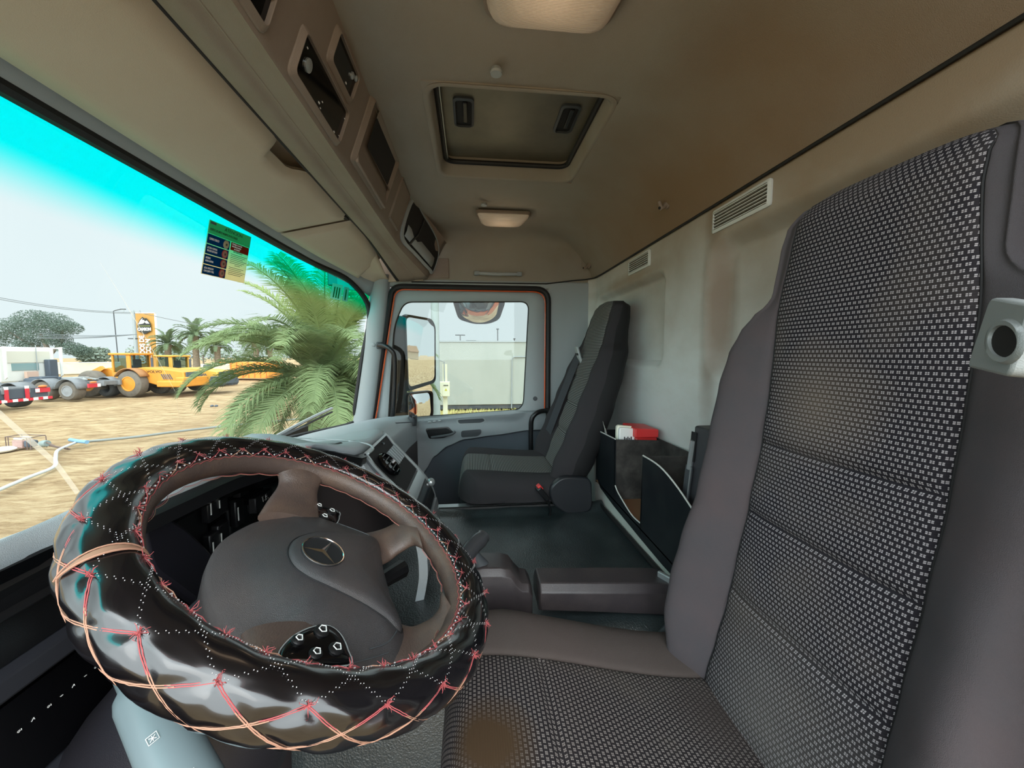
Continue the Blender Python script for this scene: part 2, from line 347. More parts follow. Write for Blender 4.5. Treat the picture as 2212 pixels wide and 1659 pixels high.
# windscreen: bowed in plan, leaning back
def wsx(t): return -.10+2.14*t
def wsp(s, t):      # s 0 bottom .. 1 top, t 0 driver .. 1 passenger
    x = wsx(t); e = abs(2*t-1)
    yb = .86-.24*e**5-.0*e; yt = .660-.150*e**6
    zb = -.375+.02*e**4; zt = .372-.075*e**9
    return V((x, yb+(yt-yb)*s, zb+(zt-zb)*s))
glass = bpy.data.materials.new('windscreen_glass'); glass.use_nodes = True; nt = glass.node_tree; nt.nodes.clear()
uv = N(nt, 'ShaderNodeUVMap', uv_map='UVMap'); sp = N(nt, 'ShaderNodeSeparateXYZ'); nt.links.new(uv.outputs[0], sp.inputs[0])
band = N(nt, 'ShaderNodeMapRange', interpolation_type='SMOOTHSTEP'); nt.links.new(sp.outputs['Y'], band.inputs['Value'])
band.inputs['From Min'].default_value = .80; band.inputs['From Max'].default_value = .92
mx = N(nt, 'ShaderNodeMix', data_type='RGBA'); nt.links.new(band.outputs[0], mx.inputs['Factor']); mx.inputs['A'].default_value = (.74, .775, .765, 1); mx.inputs['B'].default_value = (0.0, .80, .78, 1)
tr = N(nt, 'ShaderNodeBsdfTransparent'); nt.links.new(mx.outputs['Result'], tr.inputs[0]); gl = N(nt, 'ShaderNodeBsdfGlossy'); gl.inputs['Roughness'].default_value = .02
def facing(nt): return ma(nt, 'MULTIPLY_ADD', ma(nt, 'POWER', N(nt, 'ShaderNodeLayerWeight').outputs['Facing'], 5), .25, .02)
ms = N(nt, 'ShaderNodeMixShader'); nt.links.new(facing(nt), ms.inputs[0]); nt.links.new(tr.outputs[0], ms.inputs[1]); nt.links.new(gl.outputs[0], ms.inputs[2])
ou = N(nt, 'ShaderNodeOutputMaterial'); nt.links.new(ms.outputs[0], ou.inputs[0]); M['ws'] = glass
def pane_mat(name, tint, rough=.02):
    m = bpy.data.materials.new(name); m.use_nodes = True; nt = m.node_tree; nt.nodes.clear()
    tr = N(nt, 'ShaderNodeBsdfTransparent'); tr.inputs[0].default_value = (*tint, 1); gl = N(nt, 'ShaderNodeBsdfGlossy'); gl.inputs['Roughness'].default_value = rough
    ms = N(nt, 'ShaderNodeMixShader'); nt.links.new(facing(nt), ms.inputs[0]); nt.links.new(tr.outputs[0], ms.inputs[1]); nt.links.new(gl.outputs[0], ms.inputs[2])
    ou = N(nt, 'ShaderNodeOutputMaterial'); nt.links.new(ms.outputs[0], ou.inputs[0]); return m
M['pane'] = pane_mat('clear_glass', (.74, .775, .765))
M['panedk'] = pane_mat('cab_glass', (.45, .55, .55))
S, T = 30, 60
g = [[wsp(s/S, t/T) for t in range(T+1)] for s in range(S+1)]
mb = MB(); mb.grid(g, uv=[[(t/T, s/S) for t in range(T+1)] for s in range(S+1)])
ws = struct(mb.build('window_1', M['ws']), 'large curved windscreen with a bright turquoise shade band along its top')
# rubber surround
edge = [wsp(0, t/40) for t in range(41)]
e2 = [wsp(s/10, 1) for s in range(11)]; e3 = [wsp(1, 1-t/60) for t in range(61)]
def rnd(path, n=4):
    return path
full = cr([tuple(p) for p in edge[::5]]+[tuple(wsp(s, 1)) for s in (.12, .5, .88)]+[tuple(p) for p in e3[3::6]], 5)
mb = MB(); mb.tube([V(p)+V((-.004, -.012, 0)) for p in full], .013, 8)
mb.build('window_seal', M['rubber'], ws)
# two long pale streaks across the glass
def onws(u3):       # nearest point on the glass along the ray through a surveyed point
    return V(u3)
streak_m = bpy.data.materials.new('glass_streak'); streak_m.use_nodes = True; nt = streak_m.node_tree; nt.nodes.clear()
t_ = N(nt, 'ShaderNodeBsdfTransparent'); d_ = N(nt, 'ShaderNodeBsdfTranslucent'); d_.inputs[0].default_value = (.80, .70, .58, 1); s_ = N(nt, 'ShaderNodeMixShader'); s_.inputs[0].default_value = .28; nt.links.new(t_.outputs[0], s_.inputs[1]); nt.links.new(d_.outputs[0], s_.inputs[2]); nt.links.new(s_.outputs[0], N(nt, 'ShaderNodeOutputMaterial').inputs[0])
mb = MB(); mb.tube([V(p) for p in ((0.837, 0.7109, 0.1779), (0.8964, 0.7256, 0.1205), (0.9549, 0.7418, 0.0622), (1.0263, 0.7614, -0.0113), (1.1083, 0.7849, -0.0983), (1.1638, 0.8139, -0.2082))], [.0003, .0008, .0016, .0010, .0005, .0003], 5, flat=.2)
mb.build('thin_streak', streak_m, ws, 'thin pale crack in the windscreen')
mb = MB(); mb.strip([V(p) for p in ((0.695, 0.776, -0.070), (0.7571, 0.7941, -0.1342), (0.8337, 0.8157, -0.2136), (0.8943, 0.838, -0.2957))], (1, 0, -.5), .008, .0006)
mb.build('broad_streak', streak_m, ws, 'broad pale smear low on the windscreen')
# header rail above the windscreen (grey strip between glass and visors)
g = []
for t in range(61):
    a = wsp(1, t/60); e = abs(2*t/60-1)
    a = a+V((0, .0, -.008)); g.append([a+V((0, .012, .03)), a+V((0, -.006, .0)), a+V((0, -.030, .022)), a+V((0, -.05, .055)), a+V((0, -.02, .10))])
mb = MB(); mb.grid(g)
struct(mb.build('trim_6', M['greylt'], smooth=60, solid=.003), 'grey rail along the top of the windscreen')
# sloping header panel that carries the visors
g = []
for t in range(41):
    x = -.05+2.10*t/40; a = wsp(1, t/40); k = sm(1.70, 2.02, x)
    yF = a.y-.035; zF = a.z+.028
    yR, zR = .43-.02*k, .505-.13*k
    g.append([(x, yF+(yR-yF)*s, zF+(zR-zF)*s+.012*sin(pi*s)) for s in [q/8 for q in range(9)]])
mb = MB(); mb.grid(g)
struct(mb.build('trim_7', M['visor'], solid=.004), 'beige header panel behind the folded sun visors')

mb = MB(); mb.prism([(2.03, .24, .375), (2.03, .56, .355), (2.03, .58, .32), (2.03, .66, .33), (2.03, .66, .56), (2.03, .24, .56)], (.02, 0, 0))
struct(mb.build('trim_13', M['visor']), 'beige corner panel above the windscreen pillar')

# ================================================================ OVERHEAD
# sun visors folded up against the header
def visor(x0, x1, label, sl0=0, sl1=0, notch=0):
    t = thing('sun_visor', label, 'sun visor', ((x0+x1)/2, .54, .42), 0, 'folded sun visors')
    pts = []
    nx, ny = 60, 14; g = []; g2 = []
    for i in range(nx+1):
        fx = i/nx; x = x0+(x1-x0)*fx; r = []; r2 = []
        for j in range(ny+1):
            fy = j/ny; a = wsp(1, (x+.10)/2.14); xx = x+(sl0*(1-fx)+sl1*fx)*fy; nf = 1-.17*notch*sm(.925, .955, xx)*(1-sm(1.03, 1.10, xx))
            d0 = sm(0, .05, fx)*sm(0, .05, 1-fx)*sm(0, .12, fy)*sm(0, .12, 1-fy)
            yF = a.y-.045; zF = a.z+.020; y = yF+(.418-yF)*fy*nf; z = zF+(.476-zF)*fy*nf
            r.append((xx, y-.006*d0-.004, z-.014*d0-.004)); r2.append((xx, y, z+.002))
        g.append(r); g2.append(r2)
    mb = MB(); mb.grid(g); mb.grid(g2)
    mb.build('panel', M['visor'], t, smooth=60)
    mb = MB(); mb.tube([(x0+.01, .425, .486), (x1+sl1-.01, .425, .486)], .005, 8); mb.build('hinge_rod', M['greydk'], t)
    mb = MB(); mb.box((x1+sl1-.03, .425, .470), (.04, .016, .016)); mb.build('clip', M['soft'], t, bevel=.003)
    return t
visor(.28, 1.335, 'long beige sun visor above the driver with a notch in its upper edge', 0, .10, 1)
visor(1.350, 1.93, 'shorter beige sun visor on the passenger side, folded under the roof', .10, .0, 0)
# overhead console: a long shelf fascia from the driver to the passenger side
def csec(x):     # Y-Z profile of the fascia at x: front lip, ridge, face, top
    k = sm(1.62, 2.04, x)
    return [(.415-.05*k, .490-.105*k), (.405-.055*k, .464-.100*k), (.372-.07*k, .454-.088*k), (.345-.075*k, .458-.085*k), (.300-.08*k, .449-.07*k), (.287-.08*k, .458-.06*k), (.232-.10*k, .612-.07*k), (.228-.10*k, .625-.06*k), (.24, .66)]
xs = [-.04+.05*i for i in range(42)]
g = [[(x, y, z) for y, z in cr(csec(x), 4)] for x in xs]
mb = MB(); mb.grid(g)
oc = thing('overhead_console', 'long brownish overhead console with instruments running across the cab roof', 'console', (1.0, .40, .47))
mb.build('fascia', M['liner2'], oc, smooth=50, solid=.004)
mb = MB(); mb.tube([(x, csec(x)[0][0]-.004, csec(x)[0][1]-.014) for x in xs], .011, 8); mb.build('groove', M['soft'], oc, 'dark gap under the console lip')
mb = MB(); mb.tube([(x, csec(x)[3][0], csec(x)[3][1]+.003) for x in xs], .006, 8); mb.build('ridge', M['liner2'], oc)
# face plane basis
FY = V((0, -.055, .155)).normalized(); FN = V((0, -.155, -.055)).normalized()   # up the face ; out of the face
def fp(x, s, h=0): return V((x, .287, .458))+FY*s+FN*h
def module(x0, x1, s0, s1, name, m, par, h=.006, r=.012, label=None, th=.012):
    pl = rpoly([(x0, s0), (x1, s0), (x1, s1), (x0, s1)], r, 4)
    mb = MB(); mb.prism([fp(a, b, h) for a, b in pl], -FN*th); return mb.build(name, m, par, label, bevel=.0015)
def bezel(x0, x1, s0, s1, w_, m, par, h=.012, name='bezel', label=None):
    mb = MB(); o = [fp(a, b, h*.3) for a, b in rpoly([(x0, s0), (x1, s0), (x1, s1), (x0, s1)], .016, 4)]
    i = [fp(a, b, h) for a, b in rpoly([(x0+w_, s0+w_), (x1-w_, s0+w_), (x1-w_, s1-w_), (x0+w_, s1-w_)], .010, 4)]
    mb.ring(o, i, -FN*.012); return mb.build(name, m, par, label, bevel=.002)
def ovmod(x0, x1, s0, s1, label, cat, marks):
    t = thing('switch_module', label, cat, fp((x0+x1)/2, s0, 0)); bezel(x0, x1, s0, s1, .010, M['liner2'], t)
    f = module(x0+.008, x1-.008, s0+.008, s1-.008, 'screen', M['gloss'], t, h=.004)
    for (mx_, ms_, r, k) in marks:
        mb = MB()
        if k == 0: mb.lathe([(.0001, 0), (r, 0), (r, .003), (r*.6, .005), (.0001, .005)], fp(mx_, ms_, .004), FN, 14); mb.build('knob', M['silver'], t)
        else: mb.prism([fp(mx_+a*r, ms_+b*r*.5, .0045) for a, b in ((-1, -1), (1, -1), (1, 1), (-1, 1))], FN*.0005); mb.build('symbol', M['white'], t)
    return t

ovmod(.43, .615, -.012, .066, 'black switch unit with knobs high in the overhead console, nearest the camera', 'switch panel', [(.60, .04, .006, 0)])
ovmod(.68, .912, -.010, .074, 'long black radio unit in the lower row of the overhead console', 'radio', [(.725, .034, .011, 0), (.79, .012, .003, 1), (.80, .008, .002, 1), (.80, .02, .002, 1), (.90, .012, .002, 1), (.875, .006, .003, 1), (.71, .052, .002, 1), (.90, .05, .002, 1)])
ovmod(.768, .906, .078, .150, 'small black switch unit above the radio in the overhead console', 'switch panel', [(.872, .125, .007, 0), (.89, .132, .006, 0), (.86, .10, .003, 1)])
# open pocket
t = thing('storage_pocket', 'grey framed open storage pocket in the overhead console', 'storage pocket', fp(1.15, .01))
bezel(.985, 1.315, .004, .172, .013, M['liner2'], t, h=.014)
mb = MB(); mb.box(fp(1.15, .033, .006), (.30, .008, .05), Matrix.Identity(3)); mb.build('lower_panel', M['liner2'], t, bevel=.002)
mb = MB(); o_ = [fp(a, b, .012) for a, b in rpoly([(1.035, .066), (1.30, .066), (1.30, .16), (1.035, .16)], .008, 3)]; i_ = [fp(a, b, .001) for a, b in rpoly([(1.06, .075), (1.292, .080), (1.292, .155), (1.06, .15)], .008, 3)]
mb.grid([o_, i_], cv=True); mb.build('recess', M['liner2'], t)
mb = MB(); mb.prism([fp(a, b, .003) for a, b in rpoly([(1.058, .073), (1.294, .078), (1.294, .157), (1.058, .152)], .008, 3)], -FN*.001); mb.build('opening', M['soft'], t)
t = thing('blank_cover', 'narrow blank cover in the overhead console right of the open pocket', 'cover', fp(1.48, .03))
bezel(1.40, 1.56, .012, .165, .006, M['liner2'], t, h=.010); module(1.412, 1.55, .02, .157, 'cover', M['liner2'], t, h=.007)
# curved open cubby at the passenger end
t = thing('corner_cubby', 'curved open cubby at the passenger end of the overhead console', 'cubby', fp(1.75, .01))
def cby(x, s, h=0):
    k = sm(1.60, 2.02, x); return fp(x, s, h)+V((0, -.085*k, -.065*k))
def cout(w_): return [(1.60+w_, .170-w_*.5), (1.61+w_, .02+w_*.6), (1.80, .010+w_*.6), (1.95, .012+w_*.6), (2.015-w_, .018+w_*.6), (2.01-w_, .12-w_), (1.90, .16-w_*.6), (1.75, .175-w_*.6)]
o_ = [cby(a, b, .007) for a, b in cr(cout(0), 5, True)]; i_ = [cby(a, b, .012) for a, b in cr(cout(.016), 5, True)]
mb = MB(); mb.ring(o_, i_, -FN*.01); mb.build('bezel', M['greylt'], t, bevel=.001)
mb = MB(); mb.prism([cby(a, b, .0075) for a, b in cr(cout(.016), 5, True)], -FN*.002); mb.build('opening', M['soft'], t)
mb = MB(); mb.strip([cby(1.70, .02, .014), cby(1.735, .08, .017), cby(1.75, .155, .014)], (1, 0, 0), .018, .004); mb.build('strap', M['black'], t)
mb = MB(); mb.grid([[cby(x, s, .010+.004*sin(pi*(s-.02)/.06)) for s in (.028, .05, .075)] for x in (1.64, 1.72, 1.8, 1.88, 1.94)]); mb.build('flap', M['greylt'], t, solid=.003)
# thin light edges on the console
# roof lamps
def lamp(x0, x1, yc, w0, w1, z, label):
    t = thing('dome_lamp', label, 'roof lamp', ((x0+x1)/2, yc, z), 0)
    def outl(s, k=0): return rpoly([(x0+k, yc-w0*s), (x1-k, yc-w1*s), (x1-k, yc+w1*s), (x0+k, yc+w0*s)], [.02, .034, .034, .02], 6)
    mb = MB(); prof = [(1.03, 0, .004), (1.02, 0, -.006), (.97, .004, -.018), (.86, .016, -.027), (.6, .035, -.031), (.2, .06, -.032)]
    mb.grid([[(a, b, z+h) for a, b in outl(s, k)] for s, k, h in prof], cv=True, cap=True); mb.build('lens', M['lens'], t, smooth=70)
    mb = MB(); mb.grid([[(a, b, z+h) for a, b in outl(s, k)] for s, k, h in [(1.06, -.004, .006), (1.07, -.005, -.004), (1.03, -.002, -.007)]], cv=True, cap=True); mb.build('frame', M['liner2'], t)
    mb = MB()
    for sy in (-1, 1): mb = MB(); mb.lathe([(.001, .004), (.03, -.004), (.034, -.016)], ((x0+x1)/2, yc+sy*w0*.5, z-.004), (0, 0, 1), 18); mb.build('reflector', M['chrome'], t)
    return t
m = bpy.data.materials.new('lamp_lens'); m.use_nodes = True; nt = m.node_tree; b = nt.nodes['Principled BSDF']; M['lens'] = m
b.inputs['Base Color'].default_value = (.78, .70, .60, 1); b.inputs['Roughness'].default_value = .14; b.inputs['Transmission Weight'].default_value = .35
tc = N(nt, 'ShaderNodeTexCoord'); wv = N(nt, 'ShaderNodeTexWave'); wv.inputs['Scale'].default_value = 120; nt.links.new(tc.outputs['Object'], wv.inputs[0]); bp = N(nt, 'ShaderNodeBump'); bp.inputs['Strength'].default_value = .5; bp.inputs['Distance'].default_value = .002
nt.links.new(wv.outputs['Fac'], bp.inputs['Height']); nt.links.new(bp.outputs[0], b.inputs['Normal'])
b.inputs['Emission Color'].default_value = (1, .62, .36, 1); b.inputs['Emission Strength'].default_value = .04  # faint warm glow added to the unlit lens
lamp(.565, .742, -.142, .128, .104, .606, 'large clear roof lamp above the driver at the top edge')
lamp(1.675, 1.80, -.142, .112, .090, .600, 'smaller clear roof lamp beyond the hatch, near the passenger door')
# weak warm fill lights added under the two unlit roof lamps
for x in (.655, 1.735):
    ld = bpy.data.lights.new('roof_fill', 'POINT'); ld.energy = .18; ld.color = (1, .72, .48); ld.shadow_soft_size = .05
    lo = bpy.data.objects.new('roof_fill', ld); C.objects.link(lo); lo.location = (x, -.142, .50)
# small roof buttons
tag(MB().lathe([(.0001, -.012), (.012, -.012), (.0135, -.008), (.0105, 0), (.0001, 0)], (.868, -.058, .607), (0, 0, 1)).build('coat_button', M['greylt']), 'round roof button between the big lamp and the hatch', 'button')
tag(MB().lathe([(.0001, -.010), (.012, -.010), (.0135, -.006), (.0105, 0), (.0001, 0)], (1.605, -.056, .606), (0, 0, 1)).build('coat_button', M['greylt']), 'round roof button between the hatch and the far lamp', 'button')
# roof hatch
t = thing('roof_hatch', 'square roof hatch with dark tinted inner panel and two black latches', 'roof hatch', (1.16, -.13, .61))
def ho(k, x0=HX0, x1=HX1, y0=HY0, y1=HY1): return rpoly([(x0+k, y0+k), (x1-k, y0+k), (x1-k, y1-k), (x0+k, y1-k)], max(.012, .055-k*.8), 6)
mb = MB(); mb.grid([[(a, b, h) for a, b in ho(k)] for k, h in ((-.004, .6085), (.004, .606), (.012, .612), (.020, .655), (.022, .67))], cv=True)
mb.build('frame', M['hatchframe'] if 'hatchframe' in M else M['liner'], t, smooth=60)
mb = MB(); q = [(x, y) for x, y in [(HX0-.003, HY0-.003), (HX1+.003, HY0-.003), (HX1+.003, HY1+.003), (HX0-.003, HY1+.003)]]
o_ = [(a, b, .6105) for a, b in rpoly(q, .002, 6)]; i_ = [(a, b, .6095) for a, b in ho(.003)]
mb.ring(o_, i_, (0, 0, .004)); mb.build('flange', M['liner'], t)
mb = MB(); mb.tube([(a, b, .650) for a, b in ho(.026)], .008, 8, closed=True); mb.build('seal', M['rubber'], t)
mb = MB(); mb.tube([(HX0+.05, HY1-.032, .648), (HX1-.05, HY1-.032, .648)], .003, 6); mb.build('bright_strip', M['silver'], t)
hp = mat('hatch_panel', (104, 98, 82), .35, dirt=((70, 62, 50), .5, 7))
mb = MB(); mb.prism([(a, b, .668) for a, b in ho(.022)], (0, 0, .006)); mb.build('panel', hp, t)
for yy, nm in ((.015, 1), (-.275, 2)):
    mb = MB(); o_ = [(a, b, .662) for a, b in rpoly([(1.06, yy-.028), (1.19, yy-.028), (1.19, yy+.028), (1.06, yy+.028)], .016, 4)]; i_ = [(a, b, .659) for a, b in rpoly([(1.066, yy-.022), (1.184, yy-.022), (1.184, yy+.022), (1.066, yy+.022)], .012, 4)]
    mb.ring(o_, i_, (0, 0, .008)); o1 = mb.build('latch', M['greydk'], t)
    mb = MB(); mb.prism([(a, b, .665) for a, b in rpoly([(1.066, yy-.022), (1.184, yy-.022), (1.184, yy+.022), (1.066, yy+.022)], .012, 4)], (0, 0, .002)); mb.build('recess', M['soft'], o1)
    mb = MB(); mb.box((1.115, yy-.004, .660), (.085, .012, .006)); mb.build('lever', M['black'], o1, bevel=.002)
# coat hooks and vents on the rear wall
def hook(x, y, z, label):
    t = thing('coat_hook', label, 'coat hook', (x, y, z), 0, None)
    mb = MB(); mb.tube([(x, y-.01, z+.022), (x, y+.008, z+.004), (x, y+.022, z-.008), (x, y+.03, z+.014)], [.010, .009, .007, .005], 10); mb.build('hook', M['liner2'], t, smooth=60)
    mb = MB(); mb.lathe([(.0001, 0), (.016, 0), (.018, .006), (.012, .012), (.0001, .012)], (x, y-.008, z+.006), (0, 1, .5), 16); mb.build('base', M['liner2'], t)
    mb = MB(); mb.lathe([(.0001, 0), (.0045, 0), (.0045, .003), (.0001, .003)], (x, y+.027, z-.006), (-.5, .8, -.2), 10); mb.build('hole', M['soft'], t)
hook(1.195, -.622, .465, 'brownish coat hook on the roof edge above the boxes'); hook(2.0, -.615, .455, 'brownish coat hook in the far rear corner under the roof')
def vent(x0, x1, z0, z1, label):
    t = thing('air_vent', label, 'air vent', ((x0+x1)/2, -.655, z0), 0)
    y = -.6575; mb = MB(); o_ = [(a, y, b) for a, b in rpoly([(x0, z0), (x1, z0), (x1, z1), (x0, z1)], .008, 3)]; i_ = [(a, y+.003, b) for a, b in rpoly([(x0+.008, z0+.007), (x1-.008, z0+.007), (x1-.008, z1-.007), (x0+.008, z1-.007)], .004, 3)]
    mb.ring(o_, i_, (0, .004, 0)); mb.build('frame', M['wallplastic'], t)
    mb = MB(); mb.box(((x0+x1)/2, y-.0, (z0+z1)/2), (x1-x0-.01, .002, z1-z0-.01)); mb.build('opening', mat('vent_dark', (58, 48, 36), .8), t)
    n = 6
    for k in range(n): 
        zz = z0+.010+(z1-z0-.020)*k/(n-1); mb = MB(); mb.box(((x0+x1)/2, y+.004, zz), (x1-x0-.016, .006, .0018)); mb.build('slat', M['wallplastic'], t)
vent(.805, 1.012, .325, .385, 'slotted air vent high on the rear wall, nearer the driver seat'); vent(1.38, 1.575, .325, .385, 'slotted air vent high on the rear wall above the passenger seat')
# roof grab rail on the passenger side
t = thing('grab_rail', 'folded grey grab handle over the passenger door', 'grab handle', (2.03, -.143, .41))
mb = MB(); mb.tube([(2.030, -.045, .416), (2.022, -.06, .414), (2.020, -.14, .411), (2.022, -.225, .414), (2.030, -.24, .416)], .0085, 10); mb.build('bar', M['greylt'], t)
for y in (-.032, -.253): mb = MB(); mb.box((2.032, y, .417), (.02, .028, .022)); mb.build('mount', M['grey'], t, bevel=.004)
tag(MB().box((2.044, .165, .44), (.006, .11, .10)).build('access_cover', M['liner2'], bevel=.003), 'square cover panel beside the corner cubby over the door', 'cover')

# ================================================================ DASHBOARD
tab = [(-.05, .80, -.37, .62, -.26, .49, -.212, .455, -.235, .47, -.28, .47, -1.1),
 (.45, .86, -.37, .66, -.26, .50, -.200, .468, -.222, .48, -.26, .47, -1.1),
 (.62, .86, -.37, .62, -.25, .43, -.178, .39, -.192, .48, -.24, .47, -1.1),
 (.78, .86, -.37, .60, -.255, .36, -.178, .315, -.185, .47, -.23, .46, -1.1),
 (.90, .86, -.37, .60, -.27, .31, -.205, .262, -.235, .40, -.27, .40, -1.1),
 (1.05, .86, -.37, .60, -.28, .30, -.225, .262, -.245, .28, -.30, .25, -1.1),
 (1.18, .86, -.37, .60, -.285, .31, -.228, .262, -.250, .25, -.32, .24, -1.1),
 (1.32, .85, -.37, .60, -.30, .36, -.258, .305, -.285, .275, -.40, .27, -1.1),
 (1.55, .84, -.37, .60, -.31, .40, -.272, .325, -.305, .295, -.43, .28, -1.1),
 (1.80, .78, -.37, .58, -.325, .40, -.292, .32, -.318, .295, -.44, .28, -1.1),
 (2.03, .66, -.365, .52, -.335, .36, -.318, .295, -.330, .285, -.45, .28, -1.1)]
def dsec(x):
    v = interp(tab, x); return [(v[i], v[i+1]) for i in range(0, 12, 2)]
db = thing('dashboard', 'grey wraparound dashboard under the windscreen', 'dashboard', (1.0, .6, -.8))
xs = [-.05+.026*i for i in range(81)]
def grow(f, a, b, m, nm, k=6, **kw):
    g = []
    for x in xs:
        s = cr([(y, z) for y, z in dsec(x)], k)[a*k:b*k+1]; g.append([(x, y, z) for y, z in s])
    mb = MB(); mb.grid(g); return mb.build(nm, m, db, smooth=50, **kw)
grow(None, 0, 4, M['dash'], 'top_cover')
grow(None, 4, 5, mat('lower_dash', (58, 52, 53), .6), 'lower_face')
# shallow tray lines on the passenger half and the cluster hood moulding
mb = MB(); mb.tube(cr([(1.788,0.267,-0.312), (1.684,0.355,-0.298), (1.546,0.397,-0.285), (1.407,0.401,-0.272), (1.238,0.333,-0.262), (1.069,0.239,-0.244)], 5), .0025, 6); mb.build('moulding_line', M['greydk'], db)
mb = MB(); mb.tube(cr([(0.951,0.472,-0.205), (0.986,0.431,-0.206), (0.983,0.342,-0.212), (0.948,0.261,-0.214), (0.885,0.222,-0.212), (0.828,0.218,-0.21)], 5), .0022, 6); mb.build('moulding_line', M['greylt'], db)
# black instrument hood and cluster
ic = thing('instrument_cluster', 'black hooded instrument cluster seen through the steering wheel', 'instrument cluster', (.55, .46, -.45))
mb = MB(); g = []
for x in [.16+.028*i for i in range(28)]:
    s = dsec(x); a = s[3]; b = s[2]; k = sm(.66, .92, x)
    g.append([(x, b[0]-.006, b[1]+.002), (x, a[0]-.016, a[1]-.004), (x, a[0]-.012, a[1]-.022), (x, a[0]+.03, a[1]-.022), (x, .44-.12*k, -.25)])
mb.grid(g); mb.build('hood', M['black'], ic, smooth=60, solid=.003)
mb = MB(); mb.grid([[(x, .455-.10*sm(.7, .95, x), z) for z in (-.21, -.6)] for x in [.1+.05*i for i in range(17)]]); mb.build('face', M['gloss'], ic, smooth=60)
def mark(p, size, nm, m=None, par=None, s=None, up=(0, .12, .99)):
    if s: return text(s, p, size, (1, 0, 0), up, m or M['white'], par or ic, 'lettering', .0005)
    mb = MB(); mb.box(p, size); return mb.build(nm, m or M['white'], par or ic)
# rocker switches beside the cluster
sw = thing('switch_block', 'black block of rocker switches left of the wheel hub', 'switch panel', (.82, .44, -.40))
for (px, w_, h_) in (((0.708,0.437,-0.251), .03, .060), ((0.686,0.437,-0.255), .03, .055), ((0.759,0.437,-0.298), .030, .050)): 
    for dz in (0, -.075): mb = MB(); mb.box((px[0], px[1]+.006, px[2]+dz), (w_, .014, h_)); k_ = mb.build('rocker', M['black'], sw, bevel=.003); mb = MB(); mb.box((px[0]-w_*.36, px[1]-.002, px[2]+dz), (.002, .001, h_*.5)); mb.build('light_line', M['white'], k_)
for p_, s_ in (((0.755,0.43,-0.249), 'ABS'), ((0.793,0.43,-0.257), 'ASR')):
    mb = MB(); mb.box((p_[0]+.016, p_[1]+.008, p_[2]-.004), (.042, .014, .030)); k_ = mb.build('button', M['black'], sw, bevel=.002)
    text(s_, p_, .010, (1, 0, 0), (0, .12, .99), M['white'], k_); text('OFF', (p_[0]+.005, p_[1], p_[2]-.008), .006, (1, 0, 0), (0, .12, .99), M['white'], k_)
p_ = (0.762,0.4,-0.283); mb = MB(); mb.box((p_[0]+.012, p_[1]+.008, p_[2]), (.06, .014, .03)); k_ = mb.build('button', M['black'], sw, bevel=.002); text('T.F.', p_, .016, (1, 0, 0), (0, .12, .99), M['white'], k_)
p_ = (0.794,0.4,-0.311); mb = MB(); mb.prism([(p_[0]+a, p_[1], p_[2]+b) for a, b in rpoly([(-.012, -.008), (.012, -.012), (.012, .010), (-.012, .010)], .003, 3)], (0, .002, 0)); mb.build('sticker', M['white'], sw, 'blank white sticker')
# ---- centre stack
cs = thing('centre_stack', 'silver and black centre stack with a round air vent, turned to the driver', 'control panel', (1.03, .2, -.6))
prof = cr([(.30, -.232), (.262, -.240), (.235, -.275), (.19, -.325), (.148, -.375), (.122, -.42), (.108, -.50), (.12, -.60), (.20, -.95)], 6)
def stk(x, s, h=0):     # s 0..1 down the face
    i = s*(len(prof)-1); a = int(min(i, len(prof)-2)); t_ = i-a; p0, p1 = prof[a], prof[a+1]; tn = V((0, p1[0]-p0[0], p1[1]-p0[1])).normalized(); n_ = V((0, tn.z, -tn.y)); n_ = n_ if n_.y < 0 else -n_
    return V((x, p0[0]+(p1[0]-p0[0])*t_, p0[1]+(p1[1]-p0[1])*t_))+n_*h
SN = 40
def patch(x0, x1, s0, s1, h, nm, m, bev=0, par=None):
    g = [[stk(x0+(x1-x0)*i/6, s0+(s1-s0)*j/24, h) for j in range(25)] for i in range(7)]
    g2 = [[stk(x0+(x1-x0)*i/6, s0+(s1-s0)*j/24, h-.012) for j in range(25)] for i in range(7)]
    mb = MB(); mb.grid(g); mb.grid(g2); per = [g[0][j] for j in range(25)]+[g[i][24] for i in range(1, 7)]+[g[6][j] for j in range(23, -1, -1)]+[g[i][0] for i in range(5, 0, -1)]
    per2 = [g2[0][j] for j in range(25)]+[g2[i][24] for i in range(1, 7)]+[g2[6][j] for j in range(23, -1, -1)]+[g2[i][0] for i in range(5, 0, -1)]
    mb.grid([per, per2], cv=True); return mb.build(nm, m, par or cs, smooth=50)
mb = MB(); g = [[(x, y+(.02 if e else 0), z) for y, z in prof] for x, e in ((.895, 1), (.90, 0), (.93, 0), (1.0, 0), (1.10, 0), (1.16, 0), (1.205, 0), (1.21, 1))]; mb.grid(g); mb.build('housing', M['dash'], cs, smooth=50)
patch(.925, 1.165, .13, .78, .004, 'fascia', M['greydk'])
patch(.932, 1.158, .145, .43, .007, 'vent_panel', M['soft'])
patch(.932, 1.158, .44, .50, .009, 'silver_band', M['silver'])
for a_, b_, c_, d_ in ((.930, .937, .14, .44), (1.153, 1.160, .14, .44), (.930, 1.160, .132, .146)): patch(a_, b_, c_, d_, .010, 'vent_surround', M['silver'])
patch(.932, 1.158, .515, .64, .006, 'radio', M['gloss'])
patch(.932, 1.158, .655, .69, .010, 'silver_band', M['silver'])
patch(.932, 1.158, .70, .76, .009, 'silver_band', M['silver'])
c_ = stk(.985, .29, .012); n_ = V((0, -.72, .69)); n_ = (stk(1, .29, 1)-stk(1, .29, 0)).normalized()
